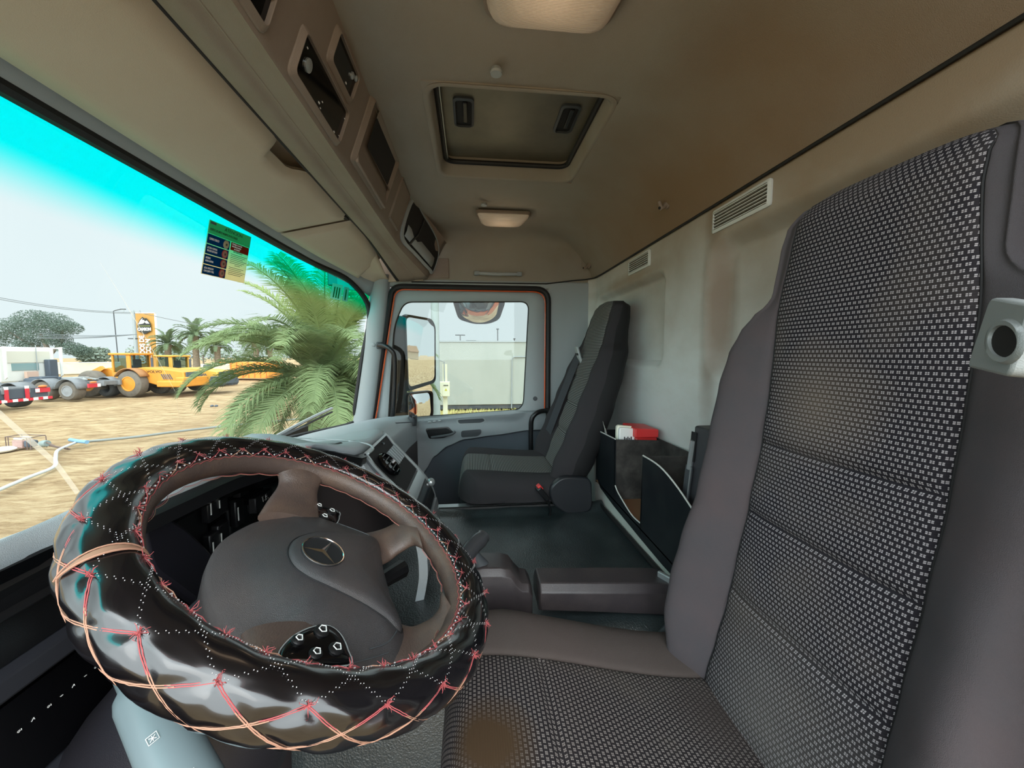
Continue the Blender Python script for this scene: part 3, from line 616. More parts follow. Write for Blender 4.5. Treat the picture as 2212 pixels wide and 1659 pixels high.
mb = MB(); mb.lathe([(.034, 0), (.036, .006), (.032, .012), (.028, .004), (.0001, .002)], c_, n_, 30); vv = mb.build('round_vent', M['gloss'], cs, smooth=40)
for k in range(5): 
    mb = MB(); off = (k-2)*.013; u_ = V((1, 0, 0)); dn = n_.cross(u_); mb.box(c_+n_*.006+dn*off, (.054*math.sqrt(max(0, 1-(off/.030)**2)), .0022, .010), Matrix((u_, dn, n_)).transposed()); mb.build('vane', M['black'], vv)
for k in range(5):
    mb = MB(); mb.box(stk(1.055+.02*k, .29, .011), (.0030, .045, .012), Matrix(((1, 0, 0), n_.cross(V((1, 0, 0))), n_)).transposed()); mb.build('louvre', M['silver'], cs)
mb = MB(); mb.ball(stk(1.165, .56, .01), .013, 8); mb.build('knob', M['silver'], cs, 'silver rotary knob')
for x_ in (.95, .975, 1.0): mb = MB(); mb.box(stk(x_, .6, .008), (.012, .004, .004)); mb.build('key', M['greydk'], cs)
# door-side mirror adjuster bump
# ---- steering column, stalks, lower panels
WC = V((.49, .184, -.239)); AL = .5376
WN = V((0, -sin(AL), cos(AL))); WA = V((1, 0, 0)); WB = V((0, cos(AL), sin(AL)))
def W(a, b, h=0): return WC+WA*a+WB*b+WN*h
sc_ = thing('steering_column', 'dark steering column shroud behind the wheel', 'steering column', W(0, 0, -.5))
mb = MB(); g = []
for h, r, ob in ((-.050, .062, 0), (-.06, .078, 0), (-.09, .088, .004), (-.14, .096, .012), (-.20, .105, .02), (-.28, .12, .02), (-.42, .13, .03)):
    g.append([W(cos(a)*r, sin(a)*r*.95+ob, h) for a in [2*pi*q/28 for q in range(28)]])
mb.grid(g, cv=True, cap=True); mb.build('shroud', mat('column_plastic', (34, 32, 38), .5, bump=.3, bscale=1000), sc_, smooth=60)
mb = MB(); mb.tube([W(.05, -.05, -.10), W(.10, -.085, -.09), W(.17, -.12, -.085)], [.010, .012, .016], 10); mb.build('right_stalk', M['black'], sc_)
mb = MB(); mb.lathe([(.0001, -.002), (.05, 0), (.052, .01), (.045, .016), (.0001, .018)], W(.11, -.02, -.17), (.3, -.6, .7), 20); mb.build('ignition_surround', M['black'], sc_)
mb = MB(); mb.box(W(.135, .03, -.16), (.11, .08, .03), Matrix.Rotation(-.3, 3, 'X')@Matrix.Rotation(-.5, 3, 'Z')); mb.build('lever_housing', M['greydk'], sc_, bevel=.008)
# multi-function lever with icons, grey, pointing at the camera
st = thing('multifunction_lever', 'pale grey multifunction lever with wiper symbols below the wheel', 'lever', (.33, .27, -.38))
a0 = V((.40, .335, -.338)); a1 = V((.318, .225, -.385)); ax_ = (a1-a0).normalized()
g = []; u_ = ax_.cross(V((0, 0, 1))).normalized(); w_ = ax_.cross(u_)
for t_, r1, r2 in ((-.7, .012, .010), (-.06, .014, .010), (0, .020, .014), (.08, .0225, .016), (.5, .024, .017), (.9, .024, .017), (1.15, .022, .015), (1.2, .015, .010)):
    c0 = a0.lerp(a1, t_); g.append([c0+u_*cos(a)*r1+w_*sin(a)*r2 for a in [2*pi*q/24 for q in range(24)]])
mb = MB(); mb.grid(g, cv=True, cap=True); mb.build('grip', mat('lever_grey', (112, 124, 128), .4), st, smooth=55)
def icon(cx, q, r, lines, par, m=None):
    base = a0.lerp(a1, cx)
    an = q; c0 = base+u_*cos(an)*.0242+w_*sin(an)*.0172; nn = (u_*cos(an)*.7+w_*sin(an)).normalized(); e1 = ax_; e2 = nn.cross(e1)
    for pts in lines:
        mb = MB(); mb.tube([c0+e1*x*r+e2*y*r+nn*.0004 for x, y in pts], .00035, 4); mb.build('symbol', m or M['white'], par)
sgn = 1 if w_.z > 0 else -1
icon(.45, sgn*1.15, .0038, [[(-1, -1), (1, -1), (1, 1), (-1, 1), (-1, -1)], [(-.5, -.6), (.5, .6)], [(-.5, .6), (.5, -.6)], [(-.6, 0), (.6, 0)]], st)
icon(.80, sgn*1.5, .005, [[(-.3, -1), (-.8, -.2)], [(0, .2), (.8, .2)], [(-.5, .9), (.4, .9)]], st); icon(.98, sgn*1.3, .004, [[(-1, 0), (1, 0)], [(0, -.6), (0, .6)]], st)
# left lower dash: bevelled trims and a strip of pictogram switches
lp = thing('light_switch_panel', 'dark lower dash panel with a row of small lit pictograms left of the wheel', 'switch panel', (.30, .45, -.6))
mb = MB(); mb.box((.33, .462, -.62), (.72, .02, .78)); mb.build('board', M['black'], lp)
mb = MB(); mb.prism([(-.03, .452, -.300), (-.03, .44, -.306), (-.03, .438, -.326), (-.03, .452, -.334)], (.66, 0, 0)); mb.build('upper_trim', mat('dark_trim', (40, 41, 47), .5), lp, bevel=.002)
mb = MB(); mb.prism([(-.03, .452, -.432), (-.03, .438, -.438), (-.03, .436, -.458), (-.03, .452, -.464)], (.66, 0, 0)); mb.build('lower_trim', mat('dark_trim', (40, 41, 47), .5), lp, bevel=.002)
mb = MB(); mb.box((.30, .449, -.383), (.66, .006, .095)); ls = mb.build('strip', M['gloss'], lp)
for q, x in enumerate((.400, .412, .427, .440, .452, .466, .478)):
    mb = MB()
    if q in (1, 4): mb.tube([(x-.0012, .4455, -.371), (x+.0012, .4455, -.3685), (x+.0018, .4455, -.371)], .0003, 4)
    elif q % 2: mb.box((x, .4455, -.370), (.0026, .0005, .0006))
    else: mb.tube([(x+.0012*cos(a), .4455, -.370+.001*sin(a)) for a in (0, .9, 1.8, 2.7, 3.6, 4.5)], .00025, 4, closed=True); mb.box((x+.0022, .4455, -.370), (.0003, .0005, .002))
    mb.build('pictogram', M['white'], ls)
# knee panel (dark curved surface left of the hub)
mb = MB(); mb.prism(rpoly([(0.536,0.43,-0.207), (0.569,0.43,-0.22), (0.609,0.43,-0.259), (0.655,0.43,-0.317), (0.709,0.43,-0.401), (0.667,0.43,-0.441), (0.547,0.43,-0.29)], .02, 4), (0, .06, 0)); mb.build('knee_bolster', mat('knee_plastic', (30, 28, 36), .45), lp, smooth=60, bevel=.008)
# floor pedals area kept dark

# ================================================================ STEERING WHEEL
sw = thing('steering_wheel', 'steering wheel in a glossy black quilted cover with frayed red and beige stitching', 'steering wheel', W(0, 0, -.03))
leather = mat('worn_leather', (76, 63, 58), .45, bump=.3, bscale=500, dirt=((116, 92, 76), .5, 14))
pad_m = mat('airbag_vinyl', (58, 56, 58), .34, spec=.6, bump=.5, bscale=1500, dirt=((78, 64, 57), .35, 9))
mb = MB(); n = 160; mb.tube([W(cos(a)*.194, sin(a)*.194, -.003) for a in [2*pi*q/n for q in range(n)]], .0175, 20, closed=True); mb.build('rim', leather, sw, 'worn brown leather rim showing inside the cover', smooth=60)
RT, rt = .207, .0250
KN = 22; SL = rad(76)/(2*pi/KN)      # lattice: phi advances 76 deg per cell
PH0 = rad(-28)
def tor(th, ph, dr=0):
    r = rt+dr; rr = RT+r*cos(ph); return W(cos(th)*rr, sin(th)*rr, r*sin(ph))
def lat(th, ph):        # distance to the nearest stitch line of either family
    u = (ph-PH0)/SL; c = 2*pi/KN; a = ((th-u)/c) % 1; b = ((th+u)/c) % 1
    return min(min(a, 1-a), min(b, 1-b))
NT, NP = 720, 56
cover = mat('patent_cover', (12, 10, 13), .24, spec=.6, coat=.7, bump=.06, bscale=60); cover.node_tree.nodes['Principled BSDF'].inputs['Coat Roughness'].default_value = .09
g = []
for i in range(NT):
    th = 2*pi*i/NT; r = []
    for j in range(NP+1):
        ph = rad(-150)+rad(305)*j/NP
        q = sm(rad(-95), rad(-60), ph)*(1-sm(rad(40), rad(64), ph))
        d = lat(th, ph); puff = (.0024*sm(0, .36, d)-.0010)*q
        wr = .0005*sin(th*23+ph*3)*sin(ph*2+th*7)
        edge = -.003*sm(rad(140), rad(155), ph)
        r.append(tor(th, ph, puff+wr+edge))
    g.append(r)
mb = MB(); mb.grid(g, cu=True); mb.build('cover', cover, sw, 'glossy black quilted cover', smooth=180, solid=.0012)
thr_b = mat('beige_thread', (168, 124, 102), .8); thr_r = mat('red_thread', (164, 76, 78), .8); thr_w = mat('pale_thread', (190, 184, 184), .8)
mbb, mbr, mbw, mbd = MB(), MB(), MB(), MB()
def line(k, sg, off):
    pts = []
    for s in range(0, 41):
        ph = PH0-rad(74)+rad(150)*s/40; u = (ph-PH0)/SL
        th = 2*pi*k/KN+sg*u+off/RT
        q = sm(rad(-95), rad(-60), ph)*(1-sm(rad(40), rad(64), ph))
        pts.append((ph, tor(th, ph, -.0003)))
    return pts
for k in range(KN):
    for sg in (1, -1):
        for off in (-.0013, .0013):
            pts = line(k, sg, off); lo = [p for ph, p in pts if ph < rad(22)]; hi = [p for ph, p in pts if ph >= rad(17)]
            wig = lambda P_: [p+V((random.uniform(-1, 1), random.uniform(-1, 1), random.uniform(-1, 1)))*.0002 for p in P_]
            mbb.tube(wig(lo), .00048, 5); mbr.tube(wig(hi), .00045, 5)
            # stitch holes continuing as pale dots over the smooth inner band
            for s in range(13):
                ph = rad(54)+rad(86)*s/12; th = 2*pi*k/KN+sg*(ph-PH0)/SL*.8+off/RT+ (sg*.2*(rad(50)-PH0)/SL)
                mbd.ball(tor(th, ph, .0013), .00042, 3)
def fray(c, nrm, n_, L, mbx):
    for _ in range(n_):
        d = V((random.gauss(0, 1), random.gauss(0, 1), random.gauss(0, 1))).normalized(); d = (d*.9+nrm*.45).normalized(); l = L*random.uniform(.4, 1.2)
        b_ = V((random.gauss(0, 1), random.gauss(0, 1), random.gauss(0, 1)))*l*.2
        mbx.tube([c, c+d*l*.5+b_, c+d*l], [.00035, .0003, .00015], 4)
for k in range(KN*2):       # knots where lines meet the quilt's upper edge
    th = pi*k/KN
    if k % 2 == 0:
        ph = PH0+rad(76); c = tor(th, ph, 0); n_ = (c-W(cos(th)*RT, sin(th)*RT)).normalized(); fray(c, n_, 22, .007, mbr)
# lacing along the inner edge
NL = 36
for k in range(NL):
    t0, t1 = 2*pi*k/NL, 2*pi*(k+.5)/NL; t2 = 2*pi*(k+1)/NL
    rP, rQ = rad(150), rad(128)
    col = mbr if k % 3 else mbb
    col.tube([tor(t0, rP, .0006), tor((t0+t1)/2, rad(140), .0016), tor(t1, rQ, .0004)], .00045, 5); col.tube([tor(t1, rQ, .0004), tor((t1+t2)/2, rad(140), .0018), tor(t2, rP, .0006)], .00045, 5)
    mbr.tube([tor(t0+(t2-t0)*q/6, rad(152)+.05*sin(q*2.1+k), .001) for q in range(7)], .0004, 5)
    fray(tor(t1, rQ, .0005), (tor(t1, rQ, .01)-tor(t1, rQ, 0)).normalized(), 10, .007, mbr)
    for q in range(4): mbw.ball(tor(t0+(t2-t0)*q/4, rad(143), .0005), .0011, 4, sc=(1, 1, 1))
# scalloped double thread low on the inner side
for k in range(40):
    t0 = 2*pi*k/40; L_ = 2*pi/40
    for o_ in (0, .0016):
        (mbb if o_ else mbr).tube([W(cos(t0+L_*q/6)*(.1785-.003*sin(pi*q/6)-o_), sin(t0+L_*q/6)*(.1785-.003*sin(pi*q/6)-o_), -.013) for q in range(7)], .0003, 4)
mbb.build('beige_stitching', thr_b, sw); mbr.build('red_stitching', thr_r, sw, 'frayed red stitching'); mbw.build('pale_stitching', thr_w, sw); mbd.build('stitch_dots', thr_w, sw)
# open joint in the cover showing the brown leather
tj = math.atan2(.115, -.152)
mb = MB(); mb.grid([[tor(tj+(.030*sin(pi*j/14))*(i-1)*.5, rad(8)+rad(142)*j/14, .0017+.0008*(i == 1)) for j in range(15)] for i in range(3)]); mb.build('open_seam', mat('torn_edge', (140, 106, 84), .8), sw, 'brown gap where the cover seam has split')
mb = MB(); mb.tube([tor(tj+.030*sin(pi*j/14)*.5+.003, rad(8)+rad(142)*j/14, .0022) for j in range(15)], .0008, 5); mb.tube([tor(tj-.030*sin(pi*j/14)*.5-.003, rad(0)+rad(150)*j/14, .0022) for j in range(15)], .0006, 5); mb.build('seam_thread', thr_b, sw)
# ---- airbag pad and four spokes, the wheel turned 26 degrees to the left
ca_, sa_ = cos(rad(26)), sin(rad(26))
def WR(x, y, h=0): return W(x*ca_-y*sa_-.004, x*sa_+y*ca_, h)
half = [(0, .106), (.046, .098), (.088, .073), (.116, .048), (.138, .034), (.146, .012), (.146, -.020), (.136, -.055), (.128, -.085), (.120, -.112), (.100, -.126), (.070, -.122), (.040, -.116)]
padout = half+[(0, -.115)]+[(-x, y) for x, y in half[:0:-1]]
pc = cr(padout, 6, True); cx_, cy_ = 0, -.012
def padz(f): return -.050+.036*(1-f**3.0)
rads = sorted((math.atan2(b-cy_, a-cx_), math.hypot(a-cx_, b-cy_)) for a, b in pc)
def hpad(a, b):
    an = math.atan2(b-cy_, a-cx_); R_ = min(rads, key=lambda q: abs((q[0]-an+pi) % (2*pi)-pi))[1]
    return padz(min(1, math.hypot(a-cx_, b-cy_)/R_))
g = []
for f in (0.001, .15, .3, .45, .6, .72, .82, .9, .96, 1.0): g.append([WR(cx_+(a-cx_)*f, cy_+(b-cy_)*f, padz(f)) for a, b in pc])
g.append([WR(cx_+(a-cx_)*.99, cy_+(b-cy_)*.99, -.062) for a, b in pc]); g.append([WR(cx_+(a-cx_)*.94, cy_+(b-cy_)*.94, -.085) for a, b in pc])
mb = MB(); mb.grid(g, cv=True); mb.build('airbag_pad', pad_m, sw, smooth=80)
lc = (0, -.002)
hd_ = [(0, .036), (.024, .029), (.041, .010), (.052, -.014), (.064, -.045), (.078, -.078), (.088, -.104), (.060, -.111)]
dome = cr(hd_+[(0, -.112)]+[(-x, y) for x, y in hd_[:0:-1]], 6, True)
dcx, dcy = 0, -.050
def hdm(a, b): return hpad(a, b)+.0045*min(1, 1.0)
g = []
for f, h in ((1.01, -.0006), (.985, .0028), (.94, .0044), (.8, .0052), (.5, .0056), (.2, .0056), (.001, .0056)):
    g.append([WR(dcx+(a-dcx)*f, dcy+(b-dcy)*f, hpad(dcx+(a-dcx)*f, dcy+(b-dcy)*f)+h) for a, b in dome])
mb = MB(); mb.grid(g, cv=True); mb.build('badge_plate', pad_m, sw, smooth=60)
mb = MB(); mb.tube([WR(a*1.012, dcy+(b-dcy)*1.012, hpad(a, b)+.0006) for a, b in dome], .0007, 5, closed=True); mb.build('groove', M['soft'], sw)
hb = hpad(*lc)+.0068
mb = MB(); mb.lathe([(.0001, 0), (.0255, 0), (.0265, -.002), (.0265, -.006)], WR(lc[0], lc[1], hb), WN, 40); bd = mb.build('badge', M['soft'], sw)
mb = MB(); mb.tube([WR(lc[0]+.0258*cos(a), lc[1]+.0258*sin(a), hb+.0004) for a in [2*pi*q/48 for q in range(48)]], .0010, 8, closed=True); mb.build('ring', M['chrome'], bd)
mb = MB()
for k in range(3):
    a0_ = pi/2+k*2*pi/3; tip = WR(lc[0]+.0252*cos(a0_), lc[1]+.0252*sin(a0_), hb+.0006); top = WR(lc[0], lc[1], hb+.0022)
    l1, l2 = a0_+pi/3, a0_-pi/3; b1 = WR(lc[0]+.0036*cos(l1), lc[1]+.0036*sin(l1), hb+.0003); b2 = WR(lc[0]+.0036*cos(l2), lc[1]+.0036*sin(l2), hb+.0003)
    mb.add([tip, b1, top, b2], [(0, 1, 2), (0, 2, 3), (0, 3, 1), (1, 3, 2)])
mb.build('star', M['chrome'], bd, smooth=0)
def spoke(pts, rr, nm='spoke'):
    mb = MB(); g = []; P_ = cr([(*p, r1, r2) for p, (r1, r2) in zip(pts, rr)], 8)
    for i, q in enumerate(P_):
        c0 = WR(*q[:3]); nx = WR(*P_[min(i+1, len(P_)-1)][:3])-WR(*P_[max(0, i-1)][:3]); nx = nx.normalized(); sd_ = nx.cross(WN).normalized(); up_ = sd_.cross(nx)
        g.append([c0+sd_*cos(a)*q[3]+up_*sin(a)*q[4] for a in [2*pi*k/22 for k in range(22)]])
    mb.grid(g, cv=True, cap=True); return mb.build(nm, leather, sw, smooth=80)
for s in (1, -1):
    spoke([(s*.095, .022, -.040), (s*.135, .020, -.036), (s*.163, .020, -.024), (s*.180, .022, -.012), (s*.194, .024, -.004)], [(.044, .016), (.037, .016), (.030, .015), (.036, .014), (.058, .012)])
    spoke([(s*.088, -.100, -.052), (s*.098, -.124, -.046), (s*.102, -.143, -.030), (s*.103, -.157, -.014), (s*.102, -.168, -.004)], [(.036, .012), (.033, .013), (.031, .013), (.036, .013), (.056, .012)])
def onpad(L_, h=.0008): return [WR(a, b, hpad(a, b)+h) for a, b in cr(L_, 8)]
for s in (1, -1):
    for L_ in ([(s*.100, .060), (s*.108, .044), (s*.112, .020)], [(s*.112, -.060), (s*.100, -.088), (s*.066, -.112)], [(s*.128, -.030), (s*.120, -.060), (s*.112, -.085)]):
        mb = MB(); mb.tube(onpad(L_), .0008, 5); mb.build('seam', M['greydk'], sw)
    PO = 0 if s < 0 else -.024
    pod = cr([(s*.147, .030), (s*.138, .040), (s*.120, .030), (s*.107, .012), (s*.103, -.006), (s*.112, -.018), (s*.130, -.024), (s*.147, -.022)], 5, True); pod = [(a, b+PO) for a, b in pod]
    pcx, pcy = s*.128, .006+PO
    zz_ = (lambda a, b: -.0195) if s < 0 else (lambda a, b: -.034)
    g = [[WR(pcx+(a-pcx)*f, pcy+(b-pcy)*f, zz_(pcx+(a-pcx)*f, 0)+h) for a, b in pod] for f, h in ((1.04, -.010), (1.0, .0005), (.93, .003), (.6, .0042), (.001, .0046))]
    mb = MB(); mb.grid(g, cv=True); po = mb.build('button_pod', M['gloss'], sw, smooth=50)
    mb = MB(); mb.tube([WR(pcx+(a-pcx)*1.03, pcy+(b-pcy)*1.03, zz_(a, 0)+.0006) for a, b in pod], .0006, 5, closed=True); mb.build('pod_edge', M['greylt'], po)
    for (a, b, r) in ((s*.114, .003, .0075), (s*.134, -.010, .0075), (s*.126, .026, .006), (s*.140, .010, .0065)):
        b += PO; hh = zz_(a, b)+.0035; mb = MB(); mb.lathe([(r, 0), (r, .002), (r*.7, .0035), (.0001, .004)], WR(a, b, hh), WN, 18); k_ = mb.build('button', M['black'], po)
        q_ = r*.42; mb = MB(); mb.tube([WR(a-q_, b-q_, hh+.0044), WR(a+q_, b-q_, hh+.0044), WR(a+q_*1.2, b+q_*.4, hh+.0044), WR(a, b+q_*1.3, hh+.0044), WR(a-q_*1.2, b+q_*.4, hh+.0044)], .0006, 4, closed=True); mb.build('symbol', M['white'], k_)

# ================================================================ PASSENGER DOOR
dr = thing('door_1', 'grey passenger door with window, pull handle and ledge pockets', 'door', (2.07, 0, -1.1))
del dr['category']; struct(dr)
Wn = [(.345, .272), (-.313, .283), (-.283, -.305), (.44, -.345), (.40, .15)]
Wi = rpoly(Wn, [.045, .05, .06, .02, .10], 8)
On = [(.405, .350), (-.418, .350), (-.418, -.305), (.515, -.345), (.472, .12)]
Oo = rpoly(On, [.05, .07, .01, .01, .10], 8)
def X3(L_, x): return [(x, y, z) for y, z in L_]
mb = MB(); mb.grid([X3(Oo, 2.085), X3(Oo, 2.068), X3([(a*.9+b*.1, c*.9+d*.1) for (a, c), (b, d) in zip(Oo, Wi)], 2.060), X3([(a*.25+b*.75, c*.25+d*.75) for (a, c), (b, d) in zip(Oo, Wi)], 2.056), X3(Wi, 2.064), X3(Wi, 2.085)], cv=True)
mb.build('window_frame', M['greylt'], dr, smooth=50)
mb = MB(); mb.tube(X3(Wi, 2.078), .005, 6, closed=True); mb.build('glass_seal', M['rubber'], dr)
wp_ = MB(); wp_.prism(X3(Wi, 2.082), (.004, 0, 0)); wo = struct(wp_.build('window_2', M['pane']), 'clear side window of the passenger door')
# moulded inner panel as a relief towards the cab
def zc(y):   # boundary between the upper moulding and the lower cloth
    return interp([(-.40, -.412), (-.30, -.414), (-.12, -.435), (.04, -.455), (.13, -.49), (.20, -.545), (.25, -.62), (.275, -.72), (.285, -.9), (.29, -1.2)], y)[0]
def relief(y, z):
    zb = zc(y); up = sm(-.006, .004, z-zb)
    d = .012+.022*up
    d += .018*math.exp(-((z+.40)/.05)**2)*sm(-.36, -.1, y)*up                     # armrest bulge
    d += .020*sm(-.385, -.30, z)*sm(-.36, .05, y)*0
    d += .03*(1-sm(0, .05, abs(z+.318)))*sm(-.30, -.2, y)*.6                     # ledge under the window
    d += .020*math.exp(-((math.hypot(y-.42, z+.70))/.16)**4)                       # speaker bulge in front
    d -= .004*(1-sm(0, .006, abs(z-zb)))
    return d
def sill(y): return -.305-.045*sm(-.3, .5, y)*1.0 if y > -.3 else -.305
up, lo = MB(), MB(); gu, gl2 = [], []
for i in range(111):
    y = -.400+.93*i/110; zt = interp([(-.40, -.30), (-.28, -.303), (.44, -.343), (.53, -.345)], y)[0]; zb = zc(y)
    gu.append([(2.068-relief(y, z)*sm(0, .012, zt-z), y, z) for z in [zt+(zb-zt)*j/60 for j in range(61)]])
    gl2.append([(2.068-relief(y, z-.0001), y, z) for z in [zb+(-1.12-zb)*(j/70)**1.3 for j in range(71)]])
up.grid(gu); lo.grid(gl2)
up.build('upper_trim', M['grey'], dr, smooth=50); lo.build('lower_panel', M['doorlow'], dr, smooth=50)
mb = MB(); mb.box((2.115, .06, -.77), (.02, .92, .80)); mb.build('outer_skin', M['orange'], dr)
def slot(pts, nm, m, h=.003, mi=None, depth=.0, r=.01, x=2.02, lab=None, in_m=None):
    pl = rpoly([(p[1], p[2]) for p in pts], r, 5); cy_ = sum(a for a, b in pl)/len(pl); cz = sum(b for a, b in pl)/len(pl)
    inn = [(cy_+(a-cy_)*.90, cz+(b-cz)*.80) for a, b in pl]
    xx = lambda y, z: 2.068-relief(y, z)-h
    mb = MB(); mb.grid([[(xx(a, b)+.006, a, b) for a, b in pl], [(xx(a, b), a, b) for a, b in pl], [(xx(a, b), a, b) for a, b in inn], [(xx(a, b)+.002, a, b) for a, b in inn]], cv=True); o = mb.build(nm, m, dr, lab, smooth=50)
    mb = MB(); mb.add([(xx(cy_, cz)+.001, cy_, cz)]+[(xx(a, b)+.001, a, b) for a, b in inn], [(0, q+1, (q+1) % len(inn)+1) for q in range(len(inn))]); mb.build('recess', in_m or M['soft'], o); return o
slot([(2,0.241,-0.386), (2,0.122,-0.379), (2,0.089,-0.416), (2,0.147,-0.439), (2,0.223,-0.443)], 'inner_handle', M['black'], r=.012, lab='dark recessed opening handle')
mb = MB(); hp_ = [(2.005,0.209,-0.427), (2,0.154,-0.42), (1.995,0.103,-0.41), (2,0.084,-0.397)]; mb.tube(cr([V(p)+V((-.02, 0, 0)) for p in hp_], 5), .006, 8, flat=.7); mb.build('handle_lever', M['greydk'], dr)
slot([(2,0.056,-0.402), (2,-0.05,-0.395), (2,-0.05,-0.419), (2,-0.031,-0.434), (2,0.056,-0.439)], 'finger_tray', M['greydk'], r=.012, in_m=M['greydk'])
slot([(2.04,0.083,-0.343), (2.04,-0.067,-0.335), (2.04,-0.076,-0.353), (2.04,-0.052,-0.365), (2.04,0.076,-0.368)], 'ledge_pocket', M['greylt'], r=.012, in_m=M['greydk'])
for k in range(3):
    p0 = (2.01,0.217,-0.35); mb = MB(); mb.ball((p0[0]-.012, p0[1]-.026*k, p0[2]+.003*k), .009, 6, sc=(1, 1.1, .5)); mb.build('window_switch', M['greylt'], dr)
mb = MB(); mb.lathe([(.0001, 0), (.012, 0), (.012, .003), (.0001, .004)], (2.055,-0.344,-0.241), (-1, 0, 0), 16); mb.build('lock_screw', M['greydk'], dr)
# mirror adjuster
t = thing('mirror_adjuster', 'small black ribbed mirror adjuster knob at the corner of the dashboard', 'knob', (1.95,0.291,-0.336))
c_ = V((1.95,0.291,-0.326)); mb = MB(); mb.lathe([(.0001, 0), (.020, 0), (.022, -.012), (.026, -.03), (.026, -.05)], c_+V((0, 0, .022)), (0, -.2, 1), 18); mb.build('housing', M['greydk'], t)
for k in range(4): mb = MB(); mb.tube([c_+V((-.022, -.012+.008*k, .004+.004*k)), c_+V((-.012, -.008+.008*k, .022+.004*k)), c_+V((.006, .0+.006*k, .030+.003*k))], .003, 6); mb.build('rib', M['black'], t)
# black curved grab bar on the front pillar and on the rear door post
t = thing('grab_rail', 'black curved grab bar on the windscreen pillar', 'grab handle', (2.02, .43, -.33))
mb = MB(); mb.tube(cr([(2,0.461,0.044), (1.97,0.423,0.039), (1.96,0.391,0.018), (1.965,0.377,-0.023), (1.985,0.384,-0.151), (2,0.396,-0.271), (2.015,0.405,-0.321)], 6), .012, 12); mb.build('bar', M['black'], t)
mb = MB(); mb.box((2.02,0.461,0.044), (.03, .03, .035)); mb.build('mount', M['greydk'], t, bevel=.006)
t = thing('grab_rail', 'black bent grab bar behind the passenger door beside the seat', 'grab handle', (2.03, -.42, -.62))
mb = MB(); mb.tube(cr([(2.03,-0.426,-0.307), (1.99,-0.373,-0.3), (1.975,-0.336,-0.31), (1.975,-0.314,-0.339), (1.98,-0.31,-0.401), (1.99,-0.312,-0.553), (2.02,-0.317,-0.638)], 6), .0125, 12); mb.build('bar', M['black'], t)
mb = MB(); mb.box((2.035,-0.422,-0.305), (.04, .055, .03)); mb.build('mount', M['black'], t, bevel=.004)

# ================================================================ ENGINE TUNNEL AND STORAGE
tn = thing('engine_tunnel', 'wide black rubber covered engine tunnel between the seats', 'engine cover', (1.05, -.1, -1.14))
def tz(x, y):
    z = -.585-.010*math.exp(-((x-1.05)/.2)**2)
    z += .016*(1-sm(0, .05, 1.395-x))+.010*(1-sm(0, .05, y+.494))
    return z
g = []
for i in range(61):
    x = .80+.60*i/60; r = [(x, -.50, -1.13), (x, -.50, -.60)]
    for j in range(61):
        y = -.494+.83*j/60; r.append((x, y, tz(x, y)+.004*sin(x*19+y*9)*sin(y*15+x*4)))
    r += [(x, .35, -.60), (x, .36, -1.13)]; g.append(r)
g = [[(.76, p[1], p[2]-.02 if p[2] > -1 else p[2]) for p in g[0]]]+[[(.735, p[1], p[2]-.06 if p[2] > -1 else p[2]) for p in g[0]]][::-1]*0+g
g = [[(.70, p[1], -1.13) for p in g[0]]]+[[(.73, p[1], p[2]-.07 if p[2] > -1 else p[2]) for p in g[1]]]+g+[[(1.412, p[1], p[2]-.01 if p[2] > -1 else p[2]) for p in g[-1]], [(1.415, p[1], -1.13) for p in g[-1]]]
mb = MB(); mb.grid(g); mb.build('mat', mat('tunnel_mat', (34, 41, 43), .30, spec=.9, bump=.6, bscale=260, dirt=((84, 94, 96), .3, 4.5)), tn, smooth=60)
mb = MB(); mb.tube([(1.398, .30, -.572), (1.398, -.485, -.572), (.80, -.492, -.574)], .008, 8); mb.build('edge_bead', M['rubber'], tn)
mb = MB(); mb.strip([(1.43, .33, -.575), (1.43, -.30, -.575)], (1, 0, 0), .03, .01); mb.build('edge_strip', M['silver'], tn)
mb = MB(); mb.box((1.72, -.05, -1.06), (.60, .75, .14)); struct(mb.build('floor_step', M['soft'], bevel=.01)); bpy.data.objects['floor_step'].name = 'trim_8'
# white ledge
mb = MB(); mb.prism([(.70, -.500, -.60), (1.50, -.500, -.60), (1.53, -.500, -.42), (1.47, -.500, -.44), (1.41, -.500, -.508), (1.0, -.500, -.537), (.70, -.500, -.543)], (0, -.155, 0))
struct(mb.build('trim_9', mat('white_ledge', (206, 208, 200), .6, dirt=((170, 166, 154), .3, 9)), bevel=.01)); 
mb = MB(); mb.box((1.1, -.60, -.86), (.9, .13, .54)); struct(mb.build('trim_10', M['wallplastic'], bevel=.01))
# ---- document box
bxm = mat('painted_steel', (22, 26, 30), .32, dirt=((60, 66, 64), .2, 12)); ply = mat('dirty_board', (40, 38, 36), .8, dirt=((88, 84, 80), .5, 16)); edge_m = mat('bare_edge', (196, 196, 190), .5)
db_ = thing('document_box', 'black three-compartment document box on the rear ledge', 'storage box', (1.1, -.56, -.54))
YF = -.482
def wall(pts, nm, m, th, lab=None):
    mb = MB(); mb.prism(pts, th); return mb.build(nm, m, db_, lab)
fr_ = [(1.435, YF, -.293), (1.237, YF, -.286), (1.232, YF, -.445), (1.20, YF, -.462), (1.10, YF, -.488), (1.035, YF, -.488), (1.028, YF, -.287), (.93, YF, -.290), (.84, YF, -.315), (.74, YF, -.36), (.70, YF, -.50), (.74, YF, -.538), (.90, YF, -.538), (1.03, YF, -.532), (1.24, YF, -.520), (1.38, YF, -.505), (1.43, YF, -.47)]
wall(fr_, 'front_panel', bxm, (0, -.003, 0))
